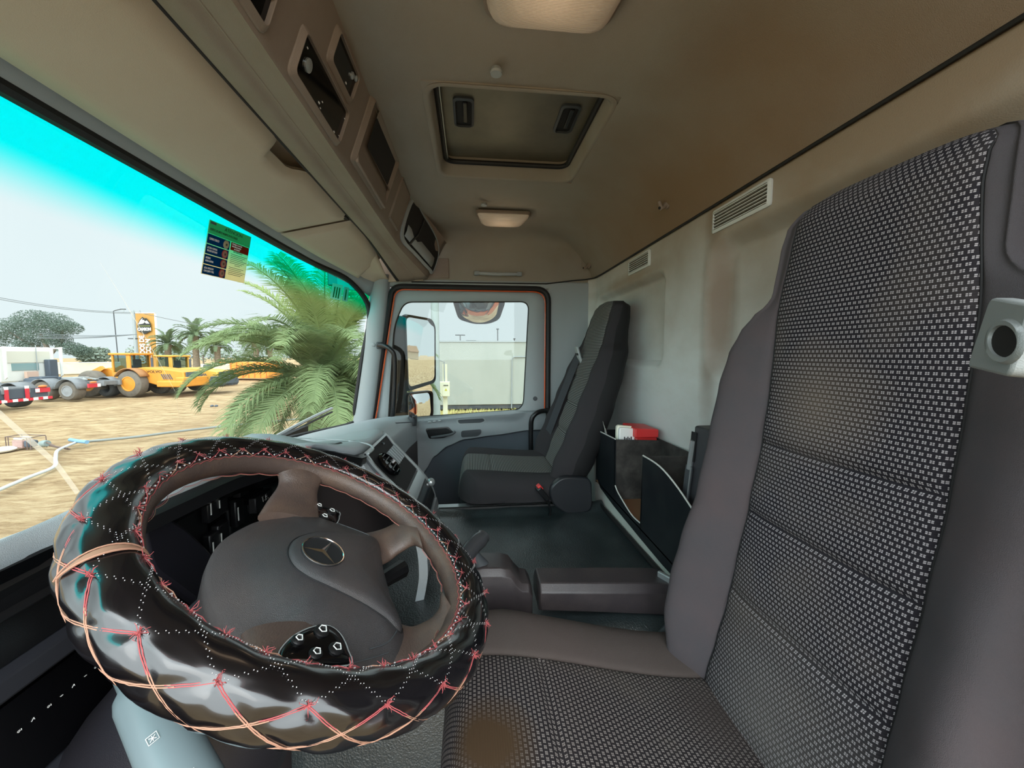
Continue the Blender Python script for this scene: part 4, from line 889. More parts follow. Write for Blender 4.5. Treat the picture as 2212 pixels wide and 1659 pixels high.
for seg in ([fr_[0], fr_[1]], [fr_[2], fr_[3], fr_[4], fr_[5]], [fr_[6], fr_[7], fr_[8], fr_[9]]):
    mb = MB(); mb.tube(cr([V(p)+V((0, -.001, 0)) for p in seg], 5) if len(seg) > 2 else seg, .0022, 6); mb.build('edge_trim', edge_m, db_, 'pale bare metal edge')
for x in (1.237, 1.028): wall([(x, YF, -.288), (x, -.645, -.295), (x, -.645, -.52), (x, YF, -.52)], 'divider', ply, (.004, 0, 0))
wall([(1.435, YF, -.293), (1.435, -.645, -.293), (1.435, -.645, -.50), (1.435, YF, -.50)], 'end_panel', bxm, (-.003, 0, 0))
wall([(1.435, -.648, -.293), (.70, -.648, -.293), (.70, -.648, -.52), (1.435, -.648, -.52)], 'back_panel', ply, (0, .003, 0))
wall([(1.435, YF, -.495), (1.435, -.645, -.495), (.70, -.645, -.515), (.70, YF, -.515)], 'base', mat('brown_base', (128, 92, 66), .7), (0, 0, .004))
# first-aid cases and papers
t = thing('tool_case', 'white plastic case with rounded lid standing in the black document box', 'case', (1.27, -.565, -.42))

mb = MB(); mb.prism([(1.300, a, b) for a, b in rpoly([(-.505, -.40), (-.600, -.40), (-.600, -.258), (-.505, -.247)], .012, 4)], (-.018, 0, 0)); mb.build('lid', mat('cream_plastic', (232, 230, 212), .4), t, bevel=.003)
mb = MB(); mb.prism([(1.281, a, b) for a, b in rpoly([(-.507, -.40), (-.600, -.40), (-.600, -.262), (-.507, -.252)], .012, 4)], (-.016, 0, 0)); mb.build('case', M['white'], t, bevel=.003)
mb = MB(); mb.box((1.262, -.565, -.315), (.003, .05, .04)); mb.build('sticker', mat('pale_sticker', (150, 190, 205), .5), t)
for q in range(5): mb = MB(); mb.box((1.2635, -.525-.006*q, -.30-.004*(q % 2)), (.002, .003, .03)); mb.build('print', M['black'], t)
t = thing('first_aid_case', 'red plastic case with lid behind the white case in the black box', 'case', (1.25, -.62, -.42))
mb = MB(); mb.prism([(1.36, a, b) for a, b in rpoly([(-.555, -.287), (-.640, -.287), (-.640, -.258), (-.555, -.253)], .006, 3)], (-.115, 0, 0)); mb.build('lid', M['red'], t, bevel=.004)
mb = MB(); mb.prism([(1.355, a, b) for a, b in rpoly([(-.560, -.42), (-.636, -.42), (-.636, -.287), (-.560, -.287)], .006, 3)], (-.106, 0, 0)); mb.build('base', mat('dark_red_plastic', (176, 40, 40), .4), t, bevel=.003)
t = thing('paper_sheets', 'curled grey and white printed papers at the front of the document box', 'papers', (1.36, -.51, -.40))
for k in range(3):
    g = [[(1.40-.040*i/4+.01*k, YF-.010-.008*k-.012*sin(pi*j/8)+.006*i/4, -.40+.155*j/8-.012*k-.02*(i/4)*(j/8)**2) for j in range(9)] for i in range(5)]
    mb = MB(); mb.grid(g); mb.build('sheet', mat('printed_paper', (206, 204, 196), .8, dirt=((120, 120, 116), .5, 60)), t, solid=.0008)
# ---- driver armrest carrying the gear selector
ar = thing('armrest', 'dark armrest of the driver seat with the gear selector on its front end', 'armrest', (.80, -.28, -.60))
plast = mat('armrest_plastic', (52, 47, 49), .33, bump=.25, bscale=900, dirt=((84, 76, 74), .3, 12))
xc = .825
def arm_sec(y, top, bot, hw, xo=0, ch=.012): return [(xc+xo-hw, y, bot), (xc+xo-hw*1.02, y, top-ch*1.3), (xc+xo-hw+ch, y, top), (xc+xo+hw-ch, y, top), (xc+xo+hw, y, top-ch), (xc+xo+hw, y, bot)]
mb = MB(); mb.grid([arm_sec(y, t_, b_, w_) for y, t_, b_, w_ in ((-.142, -.500, -.548, .036), (-.146, -.489, -.545, .042), (-.30, -.498, -.560, .044), (-.40, -.505, -.572, .044), (-.442, -.509, -.578, .043), (-.450, -.518, -.573, .036))], cv=True, cap=True); mb.build('cushion', plast, ar, smooth=30, bevel=.004)
mb = MB(); mb.grid([arm_sec(y, t_, b_, w_, -.004, .010) for y, t_, b_, w_ in ((-.128, -.500, -.556, .036), (-.120, -.487, -.558, .040), (-.105, -.484, -.556, .041), (-.092, -.470, -.552, .042), (-.080, -.452, -.550, .042), (-.060, -.446, -.546, .042), (-.02, -.444, -.540, .042), (.015, -.455, -.532, .042), (.035, -.475, -.520, .040), (.045, -.495, -.512, .034))], cv=True, cap=True); mb.build('selector_housing', plast, ar, smooth=45, bevel=.002)
mb = MB(); mb.tube([(.81, -.020, -.452), (.806, -.008, -.430), (.802, .002, -.412)], [.016, .011, .012], 14); gs_ = mb.build('selector_stem', M['greydk'], ar)
mb = MB(); mb.tube(cr([(.838, -.024, -.398), (.825, -.016, -.400), (.805, .0, -.404), (.785, .014, -.412), (.776, .020, -.416)], 4), [.010]+[.0165]*3+[.018]*11+[.0175, .014], 18, cap=True); mb.build('selector_knob', mat('knob_grey', (56, 57, 60), .25), ar, smooth=60)
mb = MB(); mb.lathe([(.0001, .004), (.009, .004), (.010, 0), (.0145, 0), (.0145, -.003)], (.774, .0215, -.417), (-.72, .55, -.30), 20); mb.build('selector_button', M['gloss'], ar)
mb = MB(); mb.box((.80, .040, -.462), (.03, .022, .010)); mb.build('toggle', M['silver'], ar, bevel=.004)
mb = MB(); mb.box((.80, -.445, -.508), (.055, .010, .026), Matrix.Rotation(.5, 3, 'Z')); mb.build('pivot_tab', M['silver'], ar, bevel=.003)
mb = MB(); mb.tube([(.80, -.435, -.58), (.79, -.47, -.60), (.77, -.50, -.66)], .008, 8); mb.build('bracket', M['black'], ar)
ar.location.z -= .010
# folded-up armrest standing behind the bolster
fa = thing('folded_armrest', 'upright folded armrest with a grey rail between the document box and the driver seat', 'armrest', (.87, -.5, -.55)); FX = -.065
mb = MB()
def fsec(z, dx=0): return [(a+dx+FX, b, z) for a, b in rpoly([(.905, -.515), (.815, -.515), (.80, -.575), (.905, -.575)], .012, 4)]
mb.grid([fsec(-.165, -.004), fsec(-.170), fsec(-.245, .004), fsec(-.25, .008), fsec(-.58, .05)], cv=True, cap=True); mb.build('pad', mat('fold_plastic', (56, 56, 60), .45, bump=.2, bscale=900), fa, smooth=35, bevel=.004)
mb = MB(); mb.prism([(x+FX, -.5135, z) for x, z in ((.885, -.180), (.905, -.180), (.912, -.250), (.892, -.250))], (0, .002, 0)); mb.build('slot', M['soft'], fa)
mb = MB(); mb.tube([(.896+FX, -.511, -.200), (.905+FX, -.509, -.270)], .0065, 8); mb.build('rod', M['silver'], fa)
mb = MB(); mb.prism([(x+FX, -.513, z) for x, z in ((.893, -.262), (.918, -.262), (.972, -.62), (.944, -.62))], (0, .006, 0)); mb.build('rail', M['greydk'], fa, bevel=.002)
mb = MB(); mb.tube([(.893+FX, -.506, -.262), (.944+FX, -.506, -.62)], .002, 6); mb.build('rail_edge', M['silver'], fa)

# ================================================================ SEATS
def seat(name, label, x0, yb, zc_, H, panel_m, cush_m, bol_m, hp=.13, spine=None, mirror=1, tilt=0, low=None, cz=None, belt=True, clen=.47):
    """x0 centre, yb cushion rear, zc_ cushion rear height; H tables along the back height"""
    t = thing(name, label, 'seat', (x0, yb+.2, zc_-.5))
    # ---- backrest: rows of sections; tables give (z, y, W, D): plane height, position, half width, bolster forward depth
    def colpos(z):
        y, Wd, D, TB = interp(H, z); hpz = hp*min(1, (Wd-.008)/hp) if Wd < hp+.02 else hp; hpz *= 1-.11*sm(.04, .20, z)
        e = Wd-hpz
        return [(-Wd*.80, y-TB), (-Wd*.97, y-TB*.75), (-Wd-.002, y-.035+D*.3), (-Wd+e*.18, y+D*.80), (-Wd+e*.45, y+D), (-hpz-e*.12, y+D*.30), (-hpz, y-.003), (-hpz+.010, y+.003), (-hpz*.6, y+.008), (0, y+.009), (hpz*.6, y+.008), (hpz-.010, y+.003), (hpz, y-.003), (hpz+e*.12, y+D*.30), (Wd-e*.45, y+D), (Wd-e*.18, y+D*.80), (Wd+.002, y-.035+D*.3), (Wd*.97, y-TB*.75), (Wd*.80, y-TB)]
    K = 5; z0, z1 = H[0][0], H[-1][0]; n = 110; zs = [z0+(z1-z0)*i/n for i in range(n+1)]
    arc = 0; rows = []; prev = None
    for z in zs:
        c = cr(colpos(z), K); y = interp(H, z)[0]
        if prev: arc += math.hypot(y-prev[0], z-prev[1])
        prev = (y, z); gr = 0
        for q in QUILT.get(name, ()): gr += -.0075*math.exp(-((z-q)/.0035)**2)+.002*math.exp(-((abs(z-q)-.03)/.02)**2)
        row = []
        for i, (x, yy) in enumerate(c):
            inside = 6*K <= i <= 12*K
            row.append(((x0+x, yy+(gr*sm(0, .012, hp-abs(x)) if inside else 0), z), (x, arc)))
        rows.append(row)
    def part(a, b, nm, m, cap=False):
        mb = MB(); mb.grid([[p for p, u in r[a:b+1]] for r in rows], uv=[[u for p, u in r[a:b+1]] for r in rows]); return mb.build(nm, m, t, smooth=75)
    part(6*K, 12*K, 'back_panel', panel_m); part(2*K, 6*K, 'near_bolster', bol_m); part(12*K, 16*K, 'far_bolster', bol_m); part(0, 2*K, 'side_shell', M['clothdk'] if name == 'driver_seat' else M['soft']); part(16*K, 18*K, 'side_shell', M['clothdk'] if name == 'driver_seat' else M['soft'])
    mb = MB(); mb.grid([[r[0][0] for r in rows], [r[-1][0] for r in rows]]); mb.build('back_shell', M['soft'], t)
    for s in (6*K, 12*K): mb = MB(); mb.tube([V(r[s][0])+V((0, .0005, 0)) for r in rows[2:-4]], .0014, 5); mb.build('seam', M['soft'], t)
    # ---- cushion
    xs_ = [(-low[0]*1.0, -.135), (-low[0]-.006, -.07), (-low[0], -.018), (-low[0]*.86, .008), (-low[0]*.7, .012), (-hp-.012, .004), (-hp, -.004), (-hp+.012, .002), (0, .004), (hp-.012, .002), (hp, -.004), (hp+.012, .004), (low[0]*.7, .012), (low[0]*.86, .008), (low[0], -.018), (low[0]+.006, -.07), (low[0], -.135)]
    c = cr(xs_, K); L = len(c); rows2 = []; NR = 70
    for i in range(NR+1):
        f = i/NR*1.16; sy = min(f, 1)
        y = yb-.03+(clen+.03)*sy; zc0 = zc_+(cz-zc_)*sm(0, .9, sy)-.006*sin(pi*sy)
        dz = -.05*(1-sm(0, .10, f)); k = 1
        if f > .90: a = (f-.90)/.26; a = min(a, 1); y = yb+clen*.90+clen*.10*sin(a*pi/2)+.0; dz = -.15*a*a*.95
        row = []
        for (x, z) in c:
            # front corners are rounded off in plan
            rr = .05*(max(0, abs(x)-.14)/.12)**2*(1 if f > .5 else 0)*sm(.6, 1, f)
            gr = -.006*math.exp(-((y-(yb+clen*.66))/.005)**2) if abs(x) < hp else 0
            zz = zc0+z+dz+gr
            zz = max(zz, zc_-(.17 if name == 'driver_seat' else .072))
            row.append(((x0+x*(1-.05*sm(.8, 1.1, f)), y-rr, zz), (x, y-yb-dz)))
        rows2.append(row)
    def part2(a, b, nm, m):
        mb = MB(); mb.grid([[p for p, u in r[a:b+1]] for r in rows2], uv=[[u for p, u in r[a:b+1]] for r in rows2]); return mb.build(nm, m, t, smooth=75)
    part2(6*K, 10*K, 'cushion_panel', cush_m); part2(0, 6*K, 'cushion_side', M['cloth2'] if name == 'driver_seat' else bol_m); part2(10*K, L-1, 'cushion_side', M['cloth2'] if name == 'driver_seat' else bol_m)
    # base
    mb = MB(); mb.box((x0, yb+.2, zc_-.24), (low[0]*1.7, .40, .16)); mb.build('base', M['soft'], t, bevel=.01)
    mb = MB(); g = [[(x0+cos(a)*w_, yb+.2+sin(a)*d_, z) for a in [2*pi*(q+.5)/24 for q in range(24)]] for z, w_, d_ in ((zc_-.30, .17, .19), (zc_-.40, .14, .16), (-1.12, .18, .20))]; mb.grid(g, cv=True, cap=True); mb.build('bellows', M['rubber'], t)
    return t
QUILT = {'driver_seat': (-.150, -.268, -.400), 'passenger_seat': (-.10, -.21, -.33)}
HD = [(-.68, -.385, .155, .010, .10), (-.62, -.395, .175, .022, .11), (-.56, -.408, .208, .042, .12), (-.50, -.424, .236, .056, .12), (-.43, -.442, .246, .060, .12), (-.36, -.455, .245, .055, .12), (-.26, -.474, .238, .046, .12), (-.15, -.492, .244, .040, .12), (-.06, -.501, .244, .032, .12), (.0, -.505, .236, .022, .118), (.04, -.507, .218, .012, .115), (.068, -.508, .190, .004, .108), (.085, -.509, .160, -.002, .10), (.10, -.510, .150, -.004, .095), (.17, -.516, .148, -.006, .085), (.205, -.522, .144, -.007, .08), (.228, -.534, .134, -.008, .065), (.240, -.548, .112, -.01, .05), (.246, -.562, .076, -.01, .035), (.248, -.575, .03, -.01, .01)]
driver = seat('driver_seat', 'high-backed driver seat in charcoal cloth with white-dotted centre panel, nearest the camera', .47, -.42, -.572, HD, M['dots'], M['dots2'], M['cloth'], low=(.262,), cz=-.492)
HP = [(-.56, -.325, .20, .03, .09), (-.50, -.338, .225, .045, .10), (-.42, -.365, .238, .055, .11), (-.32, -.405, .238, .05, .11), (-.20, -.445, .228, .04, .11), (-.08, -.482, .215, .028, .11), (.01, -.508, .190, .012, .11), (.05, -.520, .160, .0, .105), (.09, -.530, .146, -.004, .10), (.15, -.548, .142, -.006, .09), (.195, -.562, .130, -.008, .08), (.215, -.575, .10, -.01, .05), (.222, -.585, .05, -.01, .02)]
pas = seat('passenger_seat', 'charcoal passenger seat with grey-striped centre panel by the far door', 1.62, -.345, -.475, HP, M['stripes'], M['stripes'], M['clothdk'], low=(.245,), cz=-.452, hp=.125, clen=.40)
# passenger seat recliner shield
mb = MB(); pl = rpoly([(-.278, -.495), (-.325, -.448), (-.44, -.458), (-.445, -.585), (-.35, -.595), (-.29, -.55)], .03, 5)
mb.prism([(1.352, a, b) for a, b in pl], (.03, 0, 0)); mb.build('recliner_shield', mat('shield_plastic', (34, 36, 40), .4), pas, bevel=.006)
# seat belts
def buckle(c, R, par_label, name='belt_buckle', par=None, loc=None):
    t = thing(name, par_label, 'seat belt buckle', loc or c)
    mb = MB(); mb.box(c, (.030, .060, .020), R); mb.build('body', M['black'], t, bevel=.004)
    mb = MB(); mb.box(V(c)+R@V((0, .026, .006)), (.024, .020, .014), R); mb.build('release_button', M['red'], t, bevel=.002)
    mb = MB(); mb.tube([V(c)-R@V((0, .03, 0)), V(c)-R@V((0, .07, .015)), V(c)-R@V((0, .10, .05))], .008, 8, flat=.5); mb.build('stalk', M['black'], t)
    return t
buckle((0.755,-0.348,-0.633), Matrix.Rotation(.25, 3, 'Z')@Matrix.Rotation(.45, 3, 'X'), 'red-buttoned seat belt buckle beside the driver cushion, under the armrest')
buckle((1.34,-0.253,-0.503), Matrix.Rotation(.15, 3, 'Z')@Matrix.Rotation(.9, 3, 'X'), 'red-buttoned seat belt buckle on the side of the passenger seat')
webm = mat('belt_webbing', (52, 54, 58), .8, bump=.4, bscale=1500)
t = thing('seat_belt', 'dark seat belt of the passenger seat running down from its shoulder guide', 'seat belt', (1.80, -.36, -.6))
mb = MB(); mb.strip(cr([(1.7,-0.482,-0.006), (1.71,-0.456,-0.073), (1.74,-0.398,-0.246), (1.78,-0.352,-0.396), (1.83,-0.317,-0.498)], 5), (.85, .5, 0), .042, .0015); mb.build('webbing', webm, t)
gp = (1.69,-0.48,-0.006); mb = MB(); mb.box(gp, (.04, .012, .085), Matrix.Rotation(-.3, 3, 'X')); mb.build('guide', M['greylt'], t, bevel=.005)
mb = MB(); mb.box((gp[0]-.004, gp[1]+.006, gp[2]+.006), (.028, .006, .010), Matrix.Rotation(-.3, 3, 'X')); mb.build('guide_slot', M['soft'], t)
# shoulder guide of the driver seat (grey plate with its slot), at the right edge of the view
gd = thing('belt_guide', 'grey belt guide plate with an oval slot on the shoulder of the driver seat', 'belt guide', (.27, -.45, .05))
pl = [(0.262,-0.405,0.044), (0.205,-0.347,0.031), (0.205,-0.353,-0.016), (0.275,-0.41,-0.011), (0.276,-0.409,-0.002)]
cc = sum((V(p) for p in pl), V((0, 0, 0)))/len(pl); nn = (V(pl[1])-V(pl[0])).cross(V(pl[3])-V(pl[0])).normalized(); nn = nn if nn.dot(-cc) > 0 else -nn
e1 = (V(pl[1])-V(pl[0])).normalized(); e2 = nn.cross(e1); q2 = rpoly([((V(p)-cc).dot(e1), (V(p)-cc).dot(e2)) for p in pl], .008, 4)
mb = MB(); mb.prism([cc+e1*a+e2*b+nn*.004 for a, b in q2], -nn*.012); mb.build('plate', M['greylt'], gd, bevel=.002)
sc0 = V((0.238,-0.385,0.012)); a_ = (sc0-cc).dot(e1); b_ = (sc0-cc).dot(e2)
ov = lambda r1, r2, h: [cc+e1*(a_+.026+cos(q)*r1)+e2*(b_+sin(q)*r2)+nn*h for q in [2*pi*k/28 for k in range(28)]]
mb = MB(); mb.grid([ov(.036, .015, .004), ov(.033, .0135, .0065), ov(.029, .0105, .006), ov(.028, .0095, .002)], cv=True); mb.build('slot_rim', M['greylt'], gd, smooth=60)
mb = MB(); mb.add([tuple(p) for p in ov(.0265, .0105, .0045)], [tuple(range(28))]); mb.build('slot', M['soft'], gd)
mb = MB(); mb.strip([V((.212, -.42, .0)), V((.185, -.43, -.06)), V((.16, -.42, -.30)), V((.15, -.42, -.60))], (1, .4, 0), .045, .0015); wb = mb.build('webbing', webm, gd)
# floor-level bracket and cable beside the driver cushion
t = thing('seat_bracket', 'grey hinge cover with tan cable loops at the base of the driver backrest', 'bracket', (.74, -.43, -.62))
mb = MB(); mb.tube(cr([(0.75,-0.426,-0.587), (0.755,-0.407,-0.614), (0.755,-0.391,-0.645), (0.75,-0.395,-0.67)], 5), .011, 10, flat=.5); mb.build('cover', M['greydk'], t)
mb = MB(); mb.lathe([(.0001, .004), (.026, .002), (.03, -.004), (.03, -.02)], (0.745,-0.425,-0.634), (.2, .7, .6), 18); mb.build('hinge', M['black'], t)
mb = MB(); mb.lathe([(.0001, .004), (.004, .003), (.004, 0)], V((0.738,-0.417,-0.631)), (.2, .7, .6), 10); mb.build('rivet', M['silver'], t)
for k in range(2): mb = MB(); mb.tube(cr([(0.74,-0.418,-0.6), (0.745,-0.398,-0.625), (0.74,-0.4,-0.649), (0.735,-0.41,-0.665), (0.72,-0.438,-0.659)], 5), .003-.001*k, 6); mb.build('cable', mat('tan_cable', (128, 108, 94), .6), t)

# ================================================================ THE YARD OUTSIDE
def face(loc, yaw=0): return -pi/2-rad(6.04)+rad(yaw)     # parked roughly square to the truck's side
GZ = -2.4
gm = bpy.data.materials.new('sandy_ground'); gm.use_nodes = True; nt = gm.node_tree; b = nt.nodes['Principled BSDF']; b.inputs['Roughness'].default_value = .95; b.inputs['Specular IOR Level'].default_value = .1
tc = N(nt, 'ShaderNodeTexCoord'); mp = N(nt, 'ShaderNodeMapping'); nt.links.new(tc.outputs['Object'], mp.inputs[0]); mp.inputs['Rotation'].default_value = (0, 0, rad(48)); mp.inputs['Scale'].default_value = (1.0, .30, 1)
n1 = N(nt, 'ShaderNodeTexNoise'); n1.inputs['Scale'].default_value = 4.6; n1.inputs['Detail'].default_value = 9; n1.inputs['Roughness'].default_value = .72; nt.links.new(mp.outputs[0], n1.inputs['Vector'])
n2 = N(nt, 'ShaderNodeTexNoise'); n2.inputs['Scale'].default_value = .22; n2.inputs['Detail'].default_value = 4; nt.links.new(tc.outputs['Object'], n2.inputs['Vector'])
rp = N(nt, 'ShaderNodeValToRGB'); nt.links.new(n1.outputs['Fac'], rp.inputs[0]); e = rp.color_ramp.elements; e[0].position = .34; e[0].color = (*lin((126, 100, 72)), 1); e[1].position = .62; e[1].color = (*lin((192, 170, 134)), 1); e_ = rp.color_ramp.elements.new(.47); e_.color = (*lin((166, 140, 106)), 1)
mx = N(nt, 'ShaderNodeMix', data_type='RGBA'); nt.links.new(ma(nt, 'MULTIPLY', ma(nt, 'SUBTRACT', n2.outputs['Fac'], .48, clamp=True), 3, clamp=True), mx.inputs['Factor']); nt.links.new(rp.outputs[0], mx.inputs['A']); mx.inputs['B'].default_value = (*lin((156, 130, 98)), 1); nt.links.new(mx.outputs['Result'], b.inputs['Base Color'])
bp = N(nt, 'ShaderNodeBump'); bp.inputs['Strength'].default_value = 1; bp.inputs['Distance'].default_value = .10; nt.links.new(n1.outputs['Fac'], bp.inputs['Height']); nt.links.new(bp.outputs[0], b.inputs['Normal'])
def gh(x, y):
    d = math.hypot(x, y); f = 1-sm(25, 40, d)
    return GZ+f*(.03*sin(x*1.7+y*.6)*sin(y*1.1)+.02*sin(x*4.1-y*3.3))+.16*math.exp(-((x-8.2)**2+(y-10.6)**2)/3.2)*1.0-.06
g = []
for i in range(141):
    x = -8+42*i/140; g.append([(x, -14+50*j/140, gh(x, -14+50*j/140)) for j in range(141)])
mb = MB(); mb.grid(g); tag(mb.build('sand', gm, smooth=180), 'rutted pale sandy ground of the truck yard', 'ground', kind='stuff')
mb = MB(); mb.box((60, 20, GZ-.35), (460, 460, .3)); struct(mb.build('trim_11', gm)); 
mb = MB(); mb.box((60, 20, GZ-.165), (459, 459, .02)); struct(mb.build('trim_12', gm))
def foliage(name, n, lumps, size, m, seed=1):
    rnd_ = random.Random(seed); mb = MB()
    for _ in range(n):
        c, r = rnd_.choice(lumps); d = V((rnd_.gauss(0, 1), rnd_.gauss(0, 1), rnd_.gauss(0, 1))).normalized()*(rnd_.random()**.35)
        p = V(c)+V((d.x*r[0], d.y*r[1], d.z*r[2])); u_ = V((rnd_.gauss(0, 1), rnd_.gauss(0, 1), rnd_.gauss(0, .6))).normalized(); v_ = u_.orthogonal().normalized()
        s = size*rnd_.uniform(.6, 1.3); mb.add([p-u_*s, p-v_*s*.45, p+u_*s, p+v_*s*.45], [(0, 1, 2, 3)])
    return mb
leafm = leafy('tree_leaves', (122, 136, 124), (90, 106, 98), .3, .8); leafm2 = mat('far_leaves', (134, 146, 132), .9); bark = mat('bark', (120, 110, 100), .9)  # leaf colours paled so that they carry the distance haze
# big tree on the left
loc = (53.479,53.186,-2.4); t = thing('large_tree', 'large grey-green tree behind the white truck cab', 'tree', loc, face(loc))
lumps = [((-4.2, 0, 5.6), (2.0, 2, 1.5)), ((-2.2, 0, 6.0), (1.9, 2, 1.6)), ((0, 0, 7.2), (2.2, 2, 1.3)), ((2.3, 0, 6.8), (2.0, 2, 1.4)), ((4.2, 0, 6.0), (1.6, 1.6, 1.0)), ((1.0, 0, 5.2), (2.4, 2, 1.2)), ((4.6, 0, 3.2), (1.6, 1.4, .9)), ((2.8, 0, 4.4), (1.6, 1.4, 1.0)), ((6.0, 0, 2.7), (1.2, 1, .8)), ((-5.8, 0, 4.2), (1.6, 1.6, 1.6)), ((-1.0, 0, 3.8), (1.8, 1.4, 1.0))]
foliage('crown', 24000, [((x*.93, y, z*.9+.2), (a*.85, b, c*.9)) for (x, y, z), (a, b, c) in lumps], .085, leafm, 3).build('crown', leafm, t, local=True, smooth=0)
mb = MB(); mb.tube([(1.6, 0, 0), (1.5, 0, 2.5), (.6, 0, 5)], [.35, .28, .12], 8); mb.tube([(1.5, 0, 2.2), (3.2, 0, 4), (3.4, 0, 6)], [.2, .15, .06], 7); mb.tube([(1.5, 0, 2.6), (-1.5, 0, 4), (-3.6, 0, 5.4)], [.2, .15, .06], 7); mb.build('trunk', bark, t, local=True)
k_ = 0
for loc, hh, ww, lb in (((58.328,51.223,-2.4), 3.6, 3.2, 'pale bushy tree behind the first loader cab'), ((91.057,67.826,-2.4), 5.0, 11, 'low hazy tree line behind the sign tower'), ((93.9,60.158,-2.4), 4.0, 16, 'low hazy tree line behind the palms'), ((96.45,46.57,-2.4), 5.0, 16, 'hazy trees far behind the orange container')):
    k_ += 1; t = thing('distant_tree', lb, 'tree', loc, face(loc)); foliage('c', 1100, [((ww*(q/5-.4), 0, hh*.55), (ww*.18, 1, hh*.38)) for q in range(5)], .28, leafm2, k_).build('crown', leafm2, t, local=True, smooth=0)
    mb = MB(); mb.tube([(0, 0, 0), (0, 0, hh*.6)], .15, 6); mb.build('trunk', bark, t, local=True)
# palms -------------------------------------------------------------
def frond_mesh(L, lift, droop, nl, lw, ll, seed, curl=.0):
    rnd_ = random.Random(seed); mb = MB(); pts = []; p = V((0, 0, 0)); a = lift
    for i in range(15): pts.append(p.copy()); p = p+V((cos(a), 0, sin(a)))*(L/14); a -= droop/14*(.5+i/10)
    mb.tube([pts[i] for i in range(15)], [.030*L/2.5*(1-i/16) for i in range(15)], 5)
    for i in range(nl):
        f = .12+.87*i/nl; q = f*14; k = int(q); c = pts[k].lerp(pts[min(k+1, 14)], q-k); tn = (pts[min(k+1, 14)]-pts[k]).normalized() if k < 14 else (pts[14]-pts[13]).normalized()
        up_ = tn.cross(V((0, 1, 0))).normalized(); up_ = up_ if up_.z > 0 or abs(up_.z) < .01 else -up_
        le = ll*(sin(pi*min(1, f*.85+.12))**.6)*rnd_.uniform(.85, 1.1)
        for s in (-1, 1):
            d = (tn*.75+V((0, s, 0))*.9+up_*rnd_.uniform(.1, .5)).normalized(); m_ = c+d*le*.5; e_ = c+d*le+V((0, 0, -.28*le)); w_ = tn*lw
            mb.add([c-w_*.4, c+w_*.4, m_+w_*.5, e_, m_-w_*.5], [(0, 1, 2, 4), (4, 2, 3)])
    return mb
palm_m = leafy('palm_green', (148, 164, 120), (116, 136, 96), .4); palm_f = leafy('far_palm_green', (104, 122, 94), (120, 136, 104), .3); palm_t = mat('palm_trunk', (122, 108, 90), .9, bump=1, bscale=14, dirt=((86, 76, 64), .6, 6)); palm_y = leafy('yellow_frond', (160, 174, 112), (140, 158, 104), .4)
def palm(loc, rz, H_, R_, cr_, L, label, nfr, near, seed):
    t = thing('palm_tree', label, 'palm', loc, rz, None); rnd_ = random.Random(seed)
    mb = MB(); mb.lathe([(R_*1.25, -.1), (R_*1.05, .3), (R_*.9, H_*.5), (R_*.95, H_*.85), (cr_, H_*.95), (cr_*.9, H_), (.02, H_+.1)], (0, 0, 0), (0, 0, 1), 14); mb.build('trunk', palm_t, t, local=True, smooth=60)
    protos = []
    for i, (lift, dr_) in enumerate(((1.35, 1.0), (1.0, 1.5), (.62, 1.7), (.25, 1.6), (-.1, 1.3))):
        for s in range(2):
            mb = frond_mesh(L*(1-.04*i), lift+rnd_.uniform(-.08, .08), dr_, 95 if near else 24, .024 if near else .10, L*.19 if near else L*.19, seed+i*7+s)
            o = mb.build('frond', (palm_y if i == 0 and near else palm_m) if near else palm_f, t, local=True, smooth=0); o.location = (0, 0, H_); o.rotation_euler = (0, 0, rnd_.uniform(0, 6.28)); protos.append(o)
    for q in range(nfr-len(protos)):
        s = protos[(q*3+rnd_.randrange(2)) % len(protos)]; c = s.copy(); C.objects.link(c); c.parent = t
        c.rotation_euler = (rnd_.uniform(-.12, .12), rnd_.uniform(-.12, .12), 2.399*q+rnd_.uniform(-.2, .2)); sc = rnd_.uniform(.88, 1.08); c.scale = (sc, sc, sc)
    return t
palm((8.2, 2.95, GZ), 0, 1.75, .42, .55, 2.75, 'big bushy palm close beside the truck, filling the windscreen corner', 100, True, 11)
palm((9.8, 2.5, GZ), 0, 1.1, .30, .4, 1.7, 'small palm partly hidden behind the windscreen pillar', 40, True, 12)
for loc, H_, L, lb, s_ in (((53.052,38.076,-2.4), 3.6, 2.6, 'distant palm beside the orange sign tower', 1), ((52.681,34.573,-2.4), 4.7, 2.7, 'tallest of the distant palms, right of the sign tower', 2), ((53.711,32.684,-2.4), 3.5, 2.4, 'distant palm between the tallest one and the orange container', 3), ((54.554,28.427,-2.4), 3.9, 2.4, 'distant palm above the orange container', 4), ((62.381,30.492,-2.4), 3.6, 2.3, 'faint distant palm touching the big near palm', 5)):
    palm(loc, 0, H_, .36, .45, L, lb, 34, False, s_)
